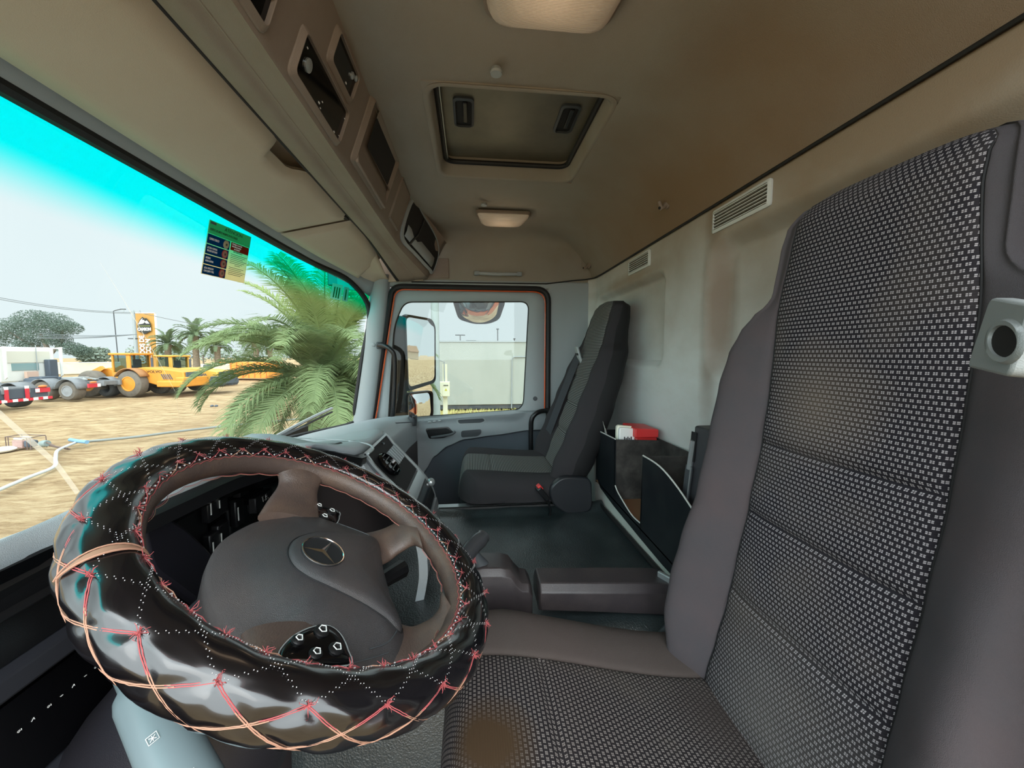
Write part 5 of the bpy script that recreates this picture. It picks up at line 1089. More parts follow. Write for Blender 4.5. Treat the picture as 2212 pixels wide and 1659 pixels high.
# sign tower, poles and wires ------------------------------------------
def lv(loc, yaw=0): return loc, face(loc, yaw)
loc = (54.655,41.601,-2.4); orange_s = mat('sign_orange', (184, 136, 66), .6)
t = thing('sign_tower', 'tall ochre sign tower with a mountain emblem and upright white lettering', 'sign', loc, face(loc, 0))
mb = MB(); mb.box((0, 0, 3.8), (2.45, .20, 7.6)); mb.build('body', orange_s, t, local=True, bevel=.04)
mb = MB(); mb.box((-1.27, 0, 3.85), (.10, .24, 7.7)); mb.box((0, 0, 7.66), (2.6, .24, .1)); mb.box((1.27, 0, 3.85), (.06, .24, 7.7)); mb.build('edge', M['white'], t, local=True)
mtn = [(-.85, 6.15), (-.55, 6.75), (-.15, 7.15), (.1, 6.95), (.35, 7.0), (.85, 6.3), (.85, 6.1), (.85, 5.35), (0, 4.95), (-.85, 5.35)]
mb = MB(); mb.prism([(x, -.26, z) for x, z in mtn], (0, -.01, 0)); mb.build('emblem', mat('emblem_black', (38, 38, 36), .5), t, local=True)
mb = MB(); mb.prism([(x, -.275, z) for x, z in [(-.75, 6.2), (-.45, 6.7), (-.12, 7.0), (-.2, 6.75), (.1, 6.75), (.05, 6.55), (.4, 6.7), (.7, 6.3), (.3, 6.3), (.1, 6.5), (-.1, 6.3)]], (0, -.01, 0)); mb.build('emblem', M['white'], t, local=True)
mb = MB(); mb.box((0, -.275, 6.0), (1.5, .01, .06)); mb.build('emblem_line', mat('emblem_green', (150, 160, 70), .5), t, local=True)
text('CAMION', (0, -.285, 5.42), .50, (1, 0, 0), (0, 0, 1), M['white'], t, local=True, align='CENTER', depth=.02, sx=.86, bold=.03)
text('USADOS DE', (-.16, -.27, 1.2), .86, (0, 0, 1), (-1, 0, 0), M['white'], t, local=True, depth=.02, sx=.77, bold=.035)
text('SELECCIÓN', (.62, -.27, 1.2), .86, (0, 0, 1), (-1, 0, 0), M['white'], t, local=True, depth=.02, sx=.70, bold=.035)
conc = mat('concrete_grey', (150, 156, 158), .8); wire_m = mat('wire', (112, 118, 122), .7)
loc = (53.472,42.047,-2.4); t = thing('utility_pole', 'grey concrete utility pole with a crossarm left of the sign tower', 'pole', loc, face(loc))
mb = MB(); mb.tube([(0, 0, 0), (0, 0, 7.8)], [.24, .15], 8); mb.build('pole', conc, t, local=True); mb = MB(); mb.box((-.2, 0, 7.65), (2.2, .1, .12)); mb.build('crossarm', conc, t, local=True)
for x in (-1.2, 0, .8): mb = MB(); mb.lathe([(.05, 0), (.05, .2), (.02, .25)], (x, 0, 7.7), n=6); mb.build('insulator', conc, t, local=True)
mb = MB(); mb.box((-.3, 0, 4.35), (1.0, .3, .12)); mb.build('bracket', M['greydk'], t, local=True)
loc = (55.067,45.491,-2.4); t = thing('street_lamp', 'slim dark street lamp with a horizontal arm left of the utility pole', 'street lamp', loc, face(loc))
mb = MB(); mb.tube([(0, 0, 0), (-.15, 0, 7.9), (.1, 0, 8.0), (.9, 0, 8.15)], .055, 6); mb.build('pole', M['greydk'], t, local=True); mb = MB(); mb.box((1.1, 0, 8.15), (.6, .2, .1)); mb.build('lamp_head', M['greydk'], t, local=True)
def wire(a, b, sag, label):
    a, b = V(a), V(b); mb = MB(); mb.tube([a.lerp(b, k/12)-V((0, 0, sag*4*(k/12)*(1-k/12))) for k in range(13)], .022, 4); tag(mb.build('overhead_wire', wire_m), label, 'wire', 'overhead wires')
pt = V((38,29.778,3.088))
wire((30,33.407,4.044), (38,30.117,3.615), .3, 'upper overhead wire rising to the left'); wire((30.5,33.952,4.236), (38.5,30.507,3.745), .3, 'upper overhead wire rising to the left, second of the pair')
wire((38,28.99,3.586), (60,25.574,2.513), .4, 'overhead wire running right from the pole above the palms')
for v_, lb in (((36,35.691,1.718), 'highest of the lower wires left of the pole'), ((36,35.704,1.566), 'lower wire left of the pole, under the highest'), ((36,35.717,1.413), 'lower wire left of the pole, above the lowest pair'), ((36,35.727,1.299), 'lowest wire left of the pole')):
    k = {720: 0}.get(0, 0); wire(v_, (38,29.68,1.776), .15, lb)
wire((44,29.864,1.115), (56,23.921,1.08), .3, 'thick wire behind the palm trunks')
# boundary wall with a dark fence post row on the left
wl = mat('yard_wall', (206, 202, 180), .9, dirt=((170, 168, 150), .3, 2))
a_, b_ = V((48.444,53.897,-2.4)), V((55.041,45.252,-2.4)); d_ = b_-a_; t = thing('yard_wall', 'low pale boundary wall behind the parked trucks', 'wall', a_)
an = math.atan2(d_.y, d_.x); mb = MB(); mb.box(a_+d_*.5+V((0, 0, .65)), (d_.length, .2, 1.3), Matrix.Rotation(an, 3, 'Z')); mb.build('wall', wl, t); mb = MB(); mb.box(a_+d_*.5+V((0, 0, 1.35)), (d_.length, .3, .1), Matrix.Rotation(an, 3, 'Z')); mb.build('coping', M['white'], t)
# ---- wheel helper
tyre = mat('dusty_tyre', (112, 104, 94), .9, bump=1, bscale=40, dirt=((78, 74, 70), .5, 5)); tyre_b = mat('black_tyre', (60, 60, 60), .8)
def wheel(par, x, y, r, w_, rimm, side=-1, tm=None, z=None, loc=None):
    z = r if z is None else z; mb = MB(); mb.lathe([(r*.55, -w_/2), (r*.86, -w_/2), (r*.97, -w_*.40), (r, -w_*.25), (r, w_*.25), (r*.97, w_*.40), (r*.86, w_/2), (r*.55, w_/2), (r*.52, w_*.2), (r*.52, -w_*.2), (r*.55, -w_/2)], (x, y, z), (0, 1, 0), 28, cap=False)
    o = mb.build('wheel', tm or tyre, par, local=True, smooth=40)
    mb = MB(); mb.lathe([(r*.58, 0), (r*.56, w_*.05), (r*.50, w_*.05), (r*.42, -w_*.10), (r*.24, -w_*.10), (r*.22, .0), (.001, .01)], (x, y+side*w_*.47, z), (0, side, 0), 20); mb.build('rim', rimm, o, local=True)
    for q in range(6): 
        pass
    return o
yel = mat('loader_yellow', (214, 142, 44), .55, dirt=((176, 118, 48), .4, 3)); yel2 = mat('loader_yellow_pale', (206, 158, 66), .5, dirt=((196, 150, 60), .3, 3)); dk = mat('machine_dark', (74, 82, 92), .7); gl_ = mat('machine_glass', (128, 156, 158), .15); steel = mat('worn_steel', (150, 152, 154), .7, dirt=((110, 110, 112), .4, 4))
def loader(loc, yaw, label, brand, body, rear_black=False, sc=1.0, ex=True):
    t = thing('wheel_loader', label, 'wheel loader', loc, face(loc, yaw)); t.scale = (sc, sc, sc)
    for (x, y) in ((0, -.85), (0, .85), (-2.35, -.85), (-2.35, .85)): wheel(t, x, y, .74, .55, body, -1 if y < 0 else 1)
    mb = MB(); P_ = [(-.45, 1.05), (-.45, 1.58), (.5, 1.66), (2.1, 1.50), (2.75, 1.40), (2.85, .75), (1.7, .55), (1.2, .62)]
    mb.prism([(x, -.62, z) for x, z in P_], (0, 1.24, 0)); mb.build('hood', body, t, local=True, bevel=.05)
    mb = MB(); mb.box((2.2, 0, .72), (1.5, 1.9, .34)); mb.box((2.7, 0, .95), (.5, 1.7, .3)); mb.build('counterweight', dk if rear_black else body, t, local=True, bevel=.06)
    mb = MB(); mb.box((2.84, 0, 1.1), (.06, 1.05, .55)); mb.build('grille', dk, t, local=True)
    for q in range(5): mb = MB(); mb.box((1.55+.12*q, -.63, 1.12), (.05, .03, .34), Matrix.Rotation(-.5, 3, 'Y')); mb.build('louvre', dk, t, local=True)
    mb = MB(); mb.tube([(.35, 0, 1.6), (.35, 0, 2.2)], .06, 8); mb.build('exhaust', dk, t, local=True)
    # rear fender
    for s in (-1, 1): mb = MB(); mb.grid([[(cos(a)*.86, s*y_, .74+sin(a)*.86) for y_ in (.50, 1.14)] for a in [pi*(.16+.68*k/10) for k in range(11)]]); mb.build('fender', mat('fender_brown', (150, 104, 60), .7) if s < 0 else dk, t, local=True, solid=.05)
    # cab: frame, roof and glass
    x0, x1, z0, z1 = -1.35, -.35, 1.0, 2.36
    c = MB(); 
    for x in (x0, -.42): 
        for y in (-.60, .60): c.box((x, y, (z0+z1)/2), (.10 if x == x0 else .22, .09, z1-z0))
    c.box(((x0+x1)/2, 0, z0+.12), (1.1, 1.28, .5)); c.build('cab_frame', body, t, local=True, bevel=.02)
    mb = MB(); mb.box(((x0+x1)/2-.02, 0, z1+.04), (1.32, 1.40, .13)); mb.build('cab_roof', yel if body == yel else body, t, local=True, bevel=.05)
    mb = MB(); mb.box(((x0+x1)/2, 0, 1.85), (.95, 1.14, .95)); mb.build('cab_glass', M['panedk'], t, local=True); mb = MB(); mb.box((-.72, 0, 1.5), (.42, .5, .5)); mb.box((-.55, 0, 1.85), (.12, .45, .5)); mb.build('operator_seat', dk, t, local=True, bevel=.05)
    # front frame, boom and bucket
    mb = MB(); mb.prism([(x, -.35, z) for x, z in [(-1.4, .6), (-1.4, 1.3), (-1.9, 1.62), (-2.6, 1.5), (-2.9, .9), (-2.6, .55)]], (0, .7, 0)); mb.build('front_frame', body, t, local=True, bevel=.04)
    for s in (-.55, .55): mb = MB(); mb.prism([(x, s-.07, z) for x, z in [(-1.9, 1.55), (-2.1, 1.72), (-3.0, 1.3), (-3.9, .55), (-3.7, .35), (-2.8, 1.0)]], (0, .14, 0)); mb.build('boom', body, t, local=True)
    mb = MB(); mb.prism([(x, -1.2, z) for x, z in [(-3.7, .15), (-4.7, .08), (-4.68, .14), (-3.95, .28), (-3.8, .6), (-4.0, 1.0), (-3.95, 1.05), (-3.65, .7)]], (0, 2.4, 0)); mb.build('bucket', steel, t, local=True)
    text(brand, (.62, -.632, 1.34), .20, (1, 0, 0), (0, 0, 1), mat('brand_black', (52, 40, 30), .5), t, local=True, depth=.01, sx=1.35)
    mb = MB(); mb.box((-.38, -.64, 1.42), (.16, .03, .22)); mb.build('sticker', M['red'], t, local=True)
    return t
loader((24.635,18.889,-2.4), -2, 'yellow wheel loader with a big dusty tyre, nearest the parked chassis', 'VOLVO', yel)
loader((26.413,18.004,-2.4), -4, 'second yellow wheel loader with a dark counterweight, behind the first', 'WA470', yel2, rear_black=True, sc=.95)
# orange machine and container
loc = (31.999,19.592,-2.4); t = thing('orange_digger', 'small orange and white tracked machine beside the orange container', 'excavator', loc, face(loc, -10)); org2 = mat('dull_orange', (226, 118, 58), .6); 
mb = MB(); mb.box((0, 0, .75), (1.9, 1.4, .7)); mb.build('body', org2, t, local=True, bevel=.05); mb = MB(); mb.box((-.1, 0, 1.35), (1.4, 1.2, .6)); mb.build('cab', mat('cream', (226, 218, 196), .6), t, local=True, bevel=.05); mb = MB(); mb.box((-.1, -.61, 1.4), (.8, .03, .38)); mb.build('window', dk, t, local=True)
for s in (-.55, .55): mb = MB(); mb.prism([(x, s-.2, z) for x, z in rpoly([(-1.1, 0), (1.1, 0), (1.1, .4), (-1.1, .4)], .18, 4)], (0, .4, 0)); mb.build('track', dk, t, local=True)
loc = (40.918,21.786,-2.4); t = thing('shipping_container', 'orange steel container partly hidden by the big palm', 'container', loc, face(loc, -12)); mb = MB(); mb.box((0, 0, .85), (5.8, 2.0, 1.55)); mb.build('shell', mat('container_orange', (232, 146, 58), .6, dirt=((204, 122, 52), .3, 2)), t, local=True)
for q in range(9): mb = MB(); mb.box((-2.75+.68*q, -1.02, .85), (.06, .05, 1.45)); mb.build('rib', org2, t, local=True)
# ---- tractor units on the left
whitep = mat('truck_white', (226, 226, 220), .4, coat=.3); chas = mat('chassis_grey', (122, 124, 126), .8, dirt=((90, 92, 94), .5, 4)); stripe_r = mat('stripe_red', (200, 48, 62), .5)
def tractor(loc, yaw, label, cab=True, tail=False):
    t = thing('tractor_unit', label, 'truck', loc, face(loc, yaw))
    mb = MB(); 
    for s in (-.42, .42): mb.box((-.6, s, .85), (6.2, .10, .26))
    for x in (-2.8, -1.2, .65, 2.3): mb.box((x, 0, .85), (.12, .84, .2))
    mb.build('frame', chas, t, local=True)
    for x in (0, 1.32):
        for s in (-1, 1): wheel(t, x, s*.92, .50, .52, steel, s, tyre if s < 0 else tyre_b)
        for s in (-1, 1): mb = MB(); mb.grid([[(x+cos(a)*.60, s*y_, .50+sin(a)*.62) for y_ in (.62, 1.24)] for a in [pi*(.06+.88*k/10) for k in range(11)]]); mb.build('mudguard', chas, t, local=True, solid=.04)
    mb = MB(); mb.lathe([(.001, 0), (.52, 0), (.52, .06), (.001, .08)], (.5, 0, 1.10), n=20, squash=.8); mb.prism([(.5, -.35, 1.12), (1.3, -.42, 1.0), (1.35, -.2, 1.0), (.9, 0, 1.1), (1.35, .2, 1.0), (1.3, .42, 1.0), (.5, .35, 1.12)], (0, 0, .05)); mb.build('fifth_wheel', mat('plate_grey', (150, 152, 150), .6), t, local=True)
    mb = MB(); mb.tube([(-1.3, -.75, .75), (-.6, -.75, .75)], .24, 12); mb.build('tank', dk, t, local=True)
    mb = MB(); mb.box((-1.25, 0, .98), (.7, .8, .42)); mb.tube([(-1.6, .5, 1.0), (-.9, .5, 1.0)], .16, 10); mb.tube([(-1.6, -.5, 1.0), (-1.0, -.5, 1.0)], .14, 10); mb.build('gearbox', dk, t, local=True, bevel=.05)
    if cab:
        mb = MB(); mb.prism([(x, -1.22, z) for x, z in [(-4.2, .75), (-4.2, 1.9), (-3.9, 2.5), (-2.2, 2.78), (-2.0, 2.74), (-2.0, .95), (-2.3, .8)]], (0, 2.44, 0)); mb.build('cab', whitep, t, local=True, bevel=.06)
        mb = MB(); mb.prism([(x, -1.25, z) for x, z in [(-2.3, 2.72), (-1.55, 2.80), (-1.6, 1.2), (-1.72, 1.1), (-1.72, 2.68)]], (0, .05, 0)); mb.prism([(x, 1.2, z) for x, z in [(-2.3, 2.72), (-1.55, 2.80), (-1.6, 1.2), (-1.72, 1.1), (-1.72, 2.68)]], (0, .05, 0)); mb.build('side_deflector', whitep, t, local=True)
        mb = MB(); mb.box((-1.985, -.15, 1.72), (.03, 1.15, .38)); mb.build('rear_window', gl_, t, local=True); mb = MB(); mb.box((-2.9, -1.235, 1.75), (.9, .03, .55)); mb.box((-3.75, -1.235, 1.75), (.45, .03, .55)); mb.build('side_window', gl_, t, local=True)
        mb = MB(); mb.box((-1.98, 0, 2.25), (.04, 1.9, .6)); mb.build('roof_panel', mat('truck_cream', (206, 204, 190), .6), t, local=True)
        mb = MB(); mb.box((-1.80, .85, 1.55), (.3, .42, 1.1)); mb.build('air_intake', dk, t, local=True, bevel=.04); mb = MB(); mb.box((-1.7, -.15, 1.25), (.16, .5, .45)); mb.build('crate', mat('pale_box', (200, 168, 150), .7), t, local=True)
        mb = MB(); mb.tube([(-1.9, .3, 1.4), (-1.9, .3, 2.9)], .02, 5); mb.build('antenna', M['greylt'], t, local=True)
        for s in (-1, 1): wheel(t, -3.3, s*.98, .5, .32, steel, s, tyre_b)
    for s in (-1, 1):
        mb = MB(); mb.box((2.45, s*.95, .78), (.08, .5, .20)); o = mb.build('tail_lamp', stripe_r, t, local=True); mb = MB(); mb.box((2.50, s*.72, .78), (.03, .14, .16)); mb.build('reverse_lamp', M['white'], o, local=True); mb = MB(); mb.ball((2.46, s*.95, .95), .10, 6, sc=(1, 1.6, .6)); mb.build('beacon', org2, o, local=True)
    if tail:
        for q in range(14): mb = MB(); mb.box((2.50, -1.16+.178*q, .42), (.04, .178, .12)); mb.build('bumper_stripe', stripe_r if q % 2 else M['white'], t, local=True)
        for s in (-.35, .35): mb = MB(); mb.box((2.5, s, .68), (.05, .12, .45)); mb.build('marker_post', stripe_r, t, local=True); mb = MB(); mb.box((2.5, s, .96), (.05, .12, .12)); mb.build('marker_top', M['white'], t, local=True)
        mb = MB(); mb.box((2.52, -.95, .58), (.02, .5, .14)); mb.build('plate', M['white'], t, local=True)
        mb = MB(); mb.box((2.4, 0, .7), (.06, 2.3, .4)); mb.build('rear_crossbar', dk, t, local=True)
    return t
tractor((23.273,21.846,-2.4), 0, 'white tractor unit with a bare grey chassis, behind the striped one')
tractor((18.829,21.874,-2.4), 0, 'tractor chassis with a red and white striped rear bumper at the left edge', cab=False, tail=True)
# ---- pump, bag and hoses on the sand
loc = (10.951,11.338,-2.4); t = thing('water_pump', 'portable motor pump in a tubular frame lying on the sand', 'pump', loc, face(loc, -8)); t.scale = (.68, .68, .68); rust = mat('pump_frame', (104, 84, 76), .6)
mb = MB(); 
for y in (-.22, .22): mb.tube(rpoly([(-.56, y), (-.56, y)], 0, 1)[:0] or [(-.56, y, 0), (-.56, y, .46), (.52, y, .46), (.56, y, .42), (.56, y, 0)], .016, 6)
for x, z in ((-.56, .46), (.54, .46), (-.56, .05), (.54, .05)): mb.tube([(x, -.22, z), (x, .22, z)], .016, 6)
mb.tube([(.40, -.22, 0), (.40, -.22, .46)], .016, 6); mb.tube([(-.44, -.22, 0), (-.44, -.22, .46)], .016, 6); mb.build('frame', rust, t, local=True)
mb = MB(); mb.box((-.14, 0, .18), (.46, .36, .30)); mb.build('engine', mat('pump_red', (172, 140, 132), .7, dirt=((120, 100, 96), .4, 20)), t, local=True, bevel=.03)
mb = MB(); mb.box((-.14, 0, .37), (.42, .32, .10)); mb.build('fuel_tank', mat('pump_cream', (214, 200, 178), .6), t, local=True, bevel=.04); mb = MB(); mb.box((.22, 0, .18), (.26, .3, .26)); mb.build('pump_body', dk, t, local=True, bevel=.06)
mb = MB(); mb.lathe([(.10, -.15), (.13, 0), (.11, .15)], (.82, 0, .20), (1, 0, .1), 12); mb.build('outlet', mat('outlet_grey', (128, 140, 138), .6), t, local=True)
mb = MB(); mb.tube([(.95, -.02, .26), (1.5, -.1, .14), (2.1, -.15, .10)], .022, 6); mb.tube([(.95, .06, .12), (1.5, .0, .06), (2.1, -.1, .06)], .03, 6); mb.build('suction_rod', rust, t, local=True)
mb = MB(); mb.ball(V((10.715,11.607,-2.37)), .22, 8, sc=(1, 1, .32)); tag(mb.build('sack', mat('sack_white', (232, 232, 228), .7), smooth=60), 'white sack lying on the sand beside the pump', 'sack')
hs = mat('hose_pale', (200, 204, 206), .6); hd = mat('hose_dark', (128, 132, 128), .7); hb_ = mat('hose_blue', (120, 160, 190), .6)
mb = MB(); mb.tube(cr([(7.206,8.066,-2.34), (8.073,8.392,-2.34), (8.757,8.609,-2.33), (9.262,9.053,-2.27), (10.112,9.83,-2.3), (10.796,10.252,-2.33), (11.223,10.453,-2.34)], 5), .033, 8); tag(mb.build('hose', hs, smooth=60), 'pale hose bending across the sand in front of the pump', 'hose')
mb = MB(); mb.tube(cr([(11.41,10.755,-2.3), (11.202,10.364,-2.3), (11.059,10.038,-2.3)], 4), .05, 8); tag(mb.build('hose_coupling', hb_, smooth=60), 'blue and grey coupling where the two hoses meet', 'hose coupling')
mb = MB(); mb.tube(cr([(11.266,10.247,-2.33), (11.816,9.391,-2.33), (12.612,8.721,-2.33), (13.512,7.63,-2.33), (14.908,5.49,-2.33)], 5), .035, 8); tag(mb.build('hose', hd, smooth=60), 'long dark hose running away to the right over the sand', 'hose')
for k, (p_, lb) in enumerate((((19.095,11.985,-2.4), 'small dark stone on the sand below the second loader'), ((19.075,11.792,-2.4), 'small dark stone right beside another stone on the sand'))): mb = MB(); mb.ball(p_, .07, 5, sc=(1.3, 1, .8)); tag(mb.build('stone', dk), lb, 'stone')
# ---- beyond the passenger window
wallm = mat('wall_panel_white', (160, 163, 155), .8, dirt=((144, 149, 140), .4, 1.2, (1, 1, .3)))
t = thing('site_building', 'long flat-roofed off-white building beyond the passenger window', 'building', (16.8, -2, GZ))
mb = MB(); mb.box((18.3, -3.2, GZ+1.58), (3, 9.6, 2.8)); mb.build('wall', wallm, t, bevel=.03); mb = MB(); mb.box((18.3, -3.2, GZ+.08), (2.9, 9.5, .16)); mb.build('plinth', M['greydk'], t)
mb = MB(); mb.box((16.79, -3.2, GZ+2.95), (.06, 9.7, .06)); mb.build('roof_edge', M['greylt'], t)
mb = MB(); mb.tube([(16.76,-1.753,-2.384), (16.76,-1.773,-0.202), (16.76,-1.855,-0.121), (16.76,-3.293,-0.122)], .025, 6); mb.build('conduit', M['greylt'], t)
mb = MB(); mb.tube([(30,2.643,2.005), (30,2.586,5.746)], .02, 4)
gp_ = mat('pole_grey', (158, 168, 166), .6, dirt=((130, 140, 138), .4, 3))
t = thing('steel_pole', 'thick pale grey pole just outside the passenger window', 'pole', (11.5,1.039,-1.852)); mb = MB(); pb = (11.5,1.039,-1.852); mb.tube([(pb[0], pb[1], GZ), (pb[0], pb[1], 4.5)], .115, 14); mb.build('pole', gp_, t, smooth=60); mb = MB(); mb.tube([(pb[0]-.13, pb[1], GZ+1.4), (pb[0]-.13, pb[1], GZ+1.46)], .02, 6); mb.build('bolt', gp_, t)
crm = mat('cabinet_cream', (222, 220, 194), .5)
t = thing('electric_box', 'cream electric switch box with three dark buttons and a warning triangle on a post', 'electric box', (12.2,0.855,-1.822)); q0 = V((12.2,0.86,-1.088))
mb = MB(); mb.box(q0, (.22, .36, .46)); eb = mb.build('cabinet', crm, t, bevel=.015); mb = MB(); mb.box(q0+V((-.115, -.07, 0)), (.01, .21, .44)); mb.build('door', crm, eb)
for k in range(3): mb = MB(); mb.lathe([(.018, 0), (.018, .02), (.001, .02)], q0+V((-.12, -.02-.05*k, .12)), (-1, 0, 0), 10); mb.build('button', M['black'], eb)
mb = MB(); mb.prism([q0+V((-.122, -.03, -.05)), q0+V((-.122, -.11, -.05)), q0+V((-.122, -.07, .03))], (-.004, 0, 0)); mb.build('warning_sign', mat('warning_yellow', (200, 190, 60), .5), eb)
mb = MB(); mb.box((q0.x+.12, q0.y-.03, (q0.z+.5+GZ)/2+.15), (.10, .14, q0.z-GZ+.75)); mb.build('post', crm, t); mb = MB(); mb.tube([q0+V((0, -.02, .2)), q0+V((0, -.02, .85)), q0+V((0, .15, .9))], .02, 6); mb.build('conduit', M['greylt'], t)
t = thing('dry_grass_strip', 'strip of dry yellow grass at the foot of the building', 'grass', (14.5, -1, GZ)); bpy.data.objects.remove(t)
mb = MB(); rr = random.Random(5)
for _ in range(5200):
    x, y = rr.uniform(12.6, 16.6), rr.uniform(-6, 2.2); h = rr.uniform(.03, .11); a = rr.uniform(0, 6.28); mb.add([(x-.015*cos(a), y-.015*sin(a), GZ-.05), (x+.015*cos(a), y+.015*sin(a), GZ-.05), (x+rr.uniform(-.04, .04), y+rr.uniform(-.04, .04), GZ+h)], [(0, 1, 2)])
tag(mb.build('dry_grass', mat('dry_grass', (206, 200, 128), .9), smooth=0), 'dry yellow grass at the foot of the off-white building', 'grass', kind='stuff')
for u_, (a_, b_), lb, dbl in ((0, ((40,1.115,1.089), (40,1.106,1.938)), 'small double-headed lamp above the roof of the off-white building', 1), (0, ((40,-0.018,1.092), (40,-0.02,1.376)), 'tiny flat lamp head just above the building roof', 1), (0, ((34,-2.327,0.935), (34,-2.33,2.189)), 'thin dark mast behind the building roof', 0), (0, ((40,-4.475,1.105), (40,-4.474,1.584)), 'short thin lamp behind the building roof, right of the mast', 0)):
    t = thing('roof_mast', lb, 'lamp post', (a_[0], a_[1], GZ)); mb = MB(); mb.tube([(a_[0], a_[1], GZ), b_], .045, 6); mb.build('pole', M['greydk'], t)
    mb = MB(); mb.box((b_[0], b_[1], b_[2]), (.2, 1.0 if dbl else .22, .10)); mb.build('lamp_head', M['greydk'], t)
# seen only in the mirrors: the yard behind the truck
loc = (8.0, -120, GZ); t = thing('roofed_house', 'brown-roofed house seen small in the large wing mirror', 'house', loc)
mb = MB(); mb.box((8.0, -120, GZ+1.2), (8, 5, 2.6)); mb.build('wall', mat('house_wall', (186, 168, 140), .8), t); mb = MB(); mb.prism([(3.5, -117, GZ+2.5), (12.5, -117, GZ+2.5), (11, -120, GZ+4.6), (5, -120, GZ+4.6)], (0, 0, .1)); mb.prism([(3.5, -123, GZ+2.5), (12.5, -123, GZ+2.5), (11, -120, GZ+4.6), (5, -120, GZ+4.6)], (0, 0, .1)); mb.build('roof', mat('house_roof', (140, 108, 76), .8), t)
# ---- mirrors on the passenger door
mir = mat('mirror_glass', (235, 240, 240), .01, metal=1)
t = thing('wing_mirror', 'tall black double wing mirror outside the passenger window', 'mirror', (2.28, .33, -.40))
def quadp(pts, x0, mm): return [V(p) for p in pts]
mc = V((2.30, .293, .0)); n_ = V((-.62, -.785, 0)).normalized(); e1 = V((0, 0, 1)).cross(n_).normalized(); e1 = e1 if e1.x > 0 else -e1; e2 = V((0, 0, 1))
def mp_(a, b, h=0): return mc+e1*a+e2*b+n_*h
hs_ = rpoly([(-.10, -.20), (.115, -.165), (.12, .165), (.09, .205), (-.11, .215)], .035, 6); hs2 = rpoly([(-.105, -.40), (.075, -.40), (.09, -.36), (.09, -.225), (-.105, -.225)], .03, 6)
for ol, nm in ((hs_, 1), (hs2, 2)):
    cx2 = sum(a for a, b in ol)/len(ol); cz2 = sum(b for a, b in ol)/len(ol)
    sc_f = lambda f, h: [mp_(cx2+(a-cx2)*f, cz2+(b-cz2)*f, h) for a, b in ol]
    mb = MB(); mb.grid([sc_f(.95, -.002), sc_f(1.04, .004), sc_f(1.07, -.02), sc_f(1.0, -.07), sc_f(.7, -.10), sc_f(.01, -.105)], cv=True); mb.build('housing', M['black'], t, smooth=60)
    mb = MB(); R0 = 9 if nm == 1 else .5
    mb.grid([[mp_(cx2+(a-cx2)*f, cz2+(b-cz2)*f, .001-(((a-cx2)*f)**2+((b-cz2)*f)**2)/(2*R0)) for a, b in ol] for f in (.001, .2, .4, .6, .8, .96)], cv=True); mb.build('mirror_glass', mir, t, smooth=80)
mb = MB(); g = []
for z, a0_, a1_ in ((.21, -.20, -.10), (.19, -.215, -.09), (0, -.225, -.09), (-.3, -.225, -.09), (-.42, -.21, -.09), (-.44, -.19, -.10)): g.append([mp_(a0_, z, .0), mp_(a0_-.012, z, -.04), mp_(a0_+.02, z, -.10), mp_(a1_, z, -.11), mp_(a1_, z, -.02), mp_((a0_+a1_)/2, z, .008)])
mb.grid(g, cv=True, cap=True); mb.build('backing', M['soft'], t, smooth=50, bevel=.006)
mb = MB(); mb.tube([mp_(-.14, .20, -.06), mp_(-.13, .50, -.06), (2.12, .34, .45)], .018, 8); mb.tube([mp_(-.14, -.42, -.06), (2.14, .43, -.5)], .018, 8); mb.build('arm', M['black'], t)
t = thing('kerb_mirror', 'wide convex kerb mirror hanging over the passenger window', 'mirror', (2.42, -.05, .20))
cc = V((2.40, -.05, .262)); n_ = V((-.80, -.05, -.60)).normalized(); e1 = V((0, -1, 0)); e2 = e1.cross(n_).normalized(); e2 = e2 if e2.z > 0 else -e2
ol = rpoly([(-.155, .075), (-.125, -.055), (-.03, -.088), (.06, -.086), (.125, -.055), (.158, .075), (.06, .092), (-.06, .092)], .03, 5)
f_ = lambda f, h: [cc+e1*a*f+e2*b*f+n_*h for a, b in ol]
mb = MB(); mb.grid([f_(.96, .0), f_(1.02, .004), f_(1.04, -.01), f_(.9, -.05), f_(.01, -.06)], cv=True); mb.build('housing', M['greydk'], t, smooth=60)
mb = MB(); mb.grid([[cc+e1*a*f+e2*b*f+n_*(.012-(a*a+b*b)*f*f/.55) for a, b in ol] for f in (.001, .2, .4, .6, .8, .97)], cv=True); mb.build('mirror_glass', mir, t, smooth=80)
mb = MB(); mb.tube([cc-n_*.04+V((0, 0, .05)), cc+V((-.05, .03, .16)), (2.16, -.02, .42)], .02, 8); mb.build('arm', M['greydk'], t)
# wiper lying on the outside of the windscreen
t = thing('windscreen_wiper', 'grey wiper arm and blade resting low on the windscreen', 'wiper', wsp(.05, .7))
wp0 = [V(p)+V((0, .03, 0)) for p in ((1.73,0.86,-0.383), (1.974,0.86,-0.368), (2.214,0.84,-0.346), (2.438,0.82,-0.331))]
mb = MB(); mb.tube(cr([tuple(p) for p in wp0], 5), .009, 6); mb.build('arm', M['greylt'], t); mb = MB(); mb.tube([p+V((0, 0, -.022)) for p in wp0[1:]], .006, 6); mb.build('blade', M['rubber'], t)
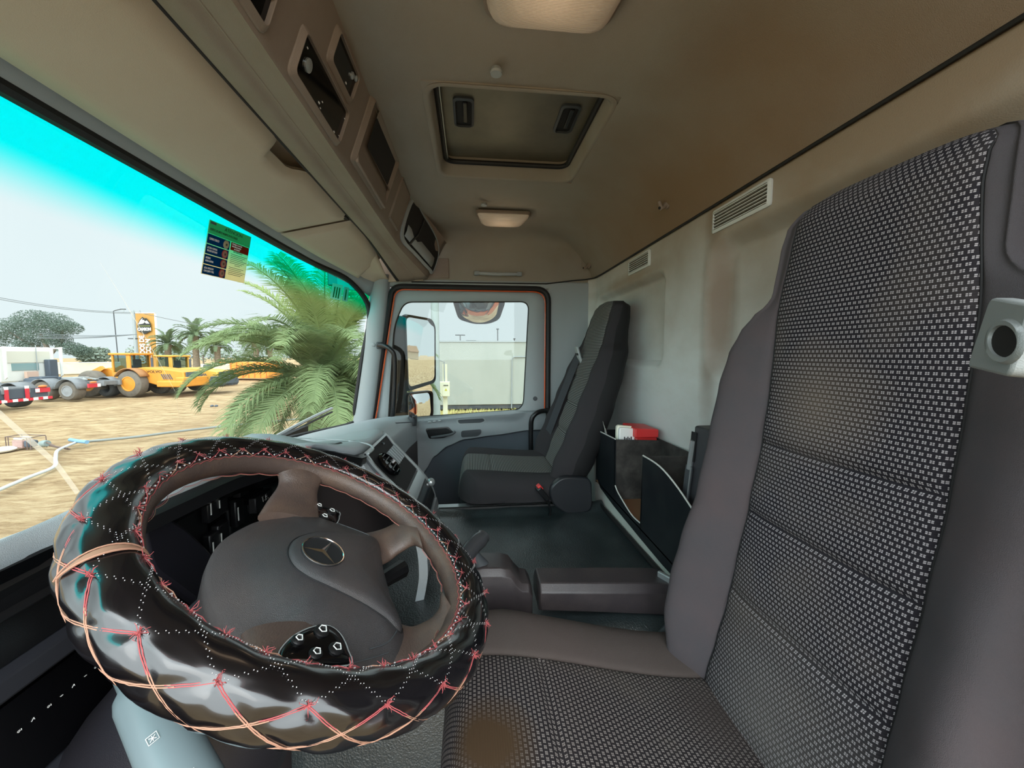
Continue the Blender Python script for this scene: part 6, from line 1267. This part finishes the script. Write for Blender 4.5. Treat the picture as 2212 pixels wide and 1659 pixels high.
# ---- notices stuck inside the windscreen
def onglass(u3s, off=-.006):
    return [V(p)+V((0, off, off*.3)) for p in u3s]
st_ = thing('speed_notice', 'multicoloured speed limit notice headed ATENCIÓN stuck on the windscreen', 'sticker', (1.191,0.7,0.216))
A_, B_, C_, D_ = [V(p) for p in [(1.0925, 0.6642, 0.3445), (1.2746, 0.6615, 0.3542), (1.2923, 0.6978, 0.2186), (1.1034, 0.6999, 0.2097)]]
def sp_(a, b, h=0): 
    n_ = (B_-A_).cross(D_-A_).normalized(); n_ = n_ if n_.y < 0 else -n_
    return A_*(1-a)*(1-b)+B_*a*(1-b)+C_*a*b+D_*(1-a)*b+n_*h
def rect(a0_, b0_, a1_, b1_, m, nm, h=.0008, par=None, lab=None):
    mb = MB(); mb.add([sp_(a, b, h) for a, b in ((a0_, b0_), (a1_, b0_), (a1_, b1_), (a0_, b1_))]+[sp_(a, b, h-.0006) for a, b in ((a0_, b0_), (a1_, b0_), (a1_, b1_), (a0_, b1_))], [(0, 1, 2, 3), (7, 6, 5, 4), (0, 4, 5, 1), (1, 5, 6, 2), (2, 6, 7, 3), (3, 7, 4, 0)]); return mb.build(nm, m, par or st_, lab)
def nm_(n, c): c = tuple(min(255, x*1.12+8) for x in c); return leafy(n, c, c, .85)
sh = rect(0, 0, 1, 1, nm_('notice_paper', (186, 178, 146)), 'sheet', 0); rect(0, 0, 1, .235, nm_('notice_green', (122, 178, 156)), 'heading_panel', lab='pale green heading panel')
blue = nm_('notice_blue', (20, 84, 140)); ring_m = nm_('sign_ring', (222, 120, 110)); disc_m = nm_('sign_disc', (226, 216, 196)); wdh = (B_-A_).length; RX = (B_-A_).normalized(); UY = (A_-D_).normalized()
for q, (s1, s2, num) in enumerate((('CAMINO PUBLICO', '', '80'), ('ACCESO A CENTRAL', 'TRANSITO DE TRAFO', '50'), ('INTERIOR', 'FAENA GENERAL', '40'), ('ZONA OPERACION', 'CON EQUIPO Y PERS.', '25'))):
    b0_ = .245+.19*q; rect(.01, b0_, .50, b0_+.175, blue, 'limit_panel', lab='blue limit panel')
    if s2: text(s1, sp_(.03, b0_+.075, .0014), .0075, RX, UY, M['white'], st_, sx=.55); text(s2, sp_(.03, b0_+.13, .0014), .0075, RX, UY, M['white'], st_, sx=.55)
    else: text(s1, sp_(.04, b0_+.10, .0014), .0085, RX, UY, M['white'], st_, sx=.55)
    c_ = sp_(.415, b0_+.088, .0012); nn_ = RX.cross(UY); 
    if nn_.y > 0: nn_ = -nn_
    rr_ = wdh*.066
    mb = MB(); mb.lathe([(rr_, -.0002), (rr_, .0003), (.0001, .0003)], c_, nn_, 20); mb.build('limit_ring', ring_m if q else disc_m, st_)
    mb = MB(); mb.lathe([(rr_*.74, -.0002), (rr_*.74, .0007), (.0001, .0007)], c_, nn_, 20); mb.build('limit_disc', disc_m, st_)
    text(num, c_+nn_*.0010-UY*.003, .0085, RX, UY, M['black'], st_, align='CENTER', sx=.85)
rect(.53, .245, .99, .40, nm_('notice_red', (196, 66, 54)), 'warning_panel', lab='red warning panel')
for q, s_ in enumerate(('El manejo a exceso de', 'velocidad provocaria', 'un accidente!')): text(s_, sp_(.55+.06*(q == 2), .29+.045*q, .0014), .0080, RX, UY, M['white'], st_, sx=.62)
text('ATENCIÓN', sp_(.33, .095, .0014), .0125, RX, UY, M['black'], st_, sx=1.25); text('RESPETE LOS LIMITES MAXIMOS DE VELOCIDADES', sp_(.03, .175, .0014), .0085, RX, UY, M['black'], st_, sx=.60)
text('NOTA IMPORTANTE', sp_(.60, .435, .0014), .0058, RX, UY, M['greydk'], st_, sx=.8)
for q in range(12):
    mb = MB(); a0_ = .55; b0_ = .47+.035*q+(.02 if q > 6 else 0); a1_ = .97-.05*(q*7 % 3)
    if q == 6: a0_, a1_ = .68, .82
    mb.add([sp_(a0_, b0_, .0012), sp_(a1_, b0_, .0012), sp_(a1_, b0_+.010, .0012), sp_(a0_, b0_+.010, .0012)], [(0, 1, 2, 3)]); mb.build('text_line', M['greydk'], st_)
mb = MB(); mb.add([sp_(.02, .02, .0012), sp_(.14, .02, .0012), sp_(.14, .06, .0012), sp_(.02, .06, .0012)], [(0, 1, 2, 3)]); mb.build('emblem', M['greydk'], st_)
s2_ = thing('inspection_sticker', 'small torn green and grey sticker in the upper corner of the windscreen', 'sticker', (1.939,0.62,0.254))
A_, B_, C_, D_ = [V(p) for p in [(1.8452, 0.6194, 0.3214), (1.9398, 0.5755, 0.3198), (1.9414, 0.5889, 0.2478), (1.8452, 0.6339, 0.2531)]]
rect(0, 0, .60, 1, nm_('sticker_grey', (150, 176, 160)), 'left_piece', 0, s2_); rect(.68, .06, 1, .97, nm_('sticker_grey2', (140, 162, 150)), 'right_piece', 0, s2_)
for a0_ in (.12, .26, .40, .80): rect(a0_, .2, a0_+.07, .9, nm_('sticker_green', (60, 150, 110)), 'bar', .0008, s2_)
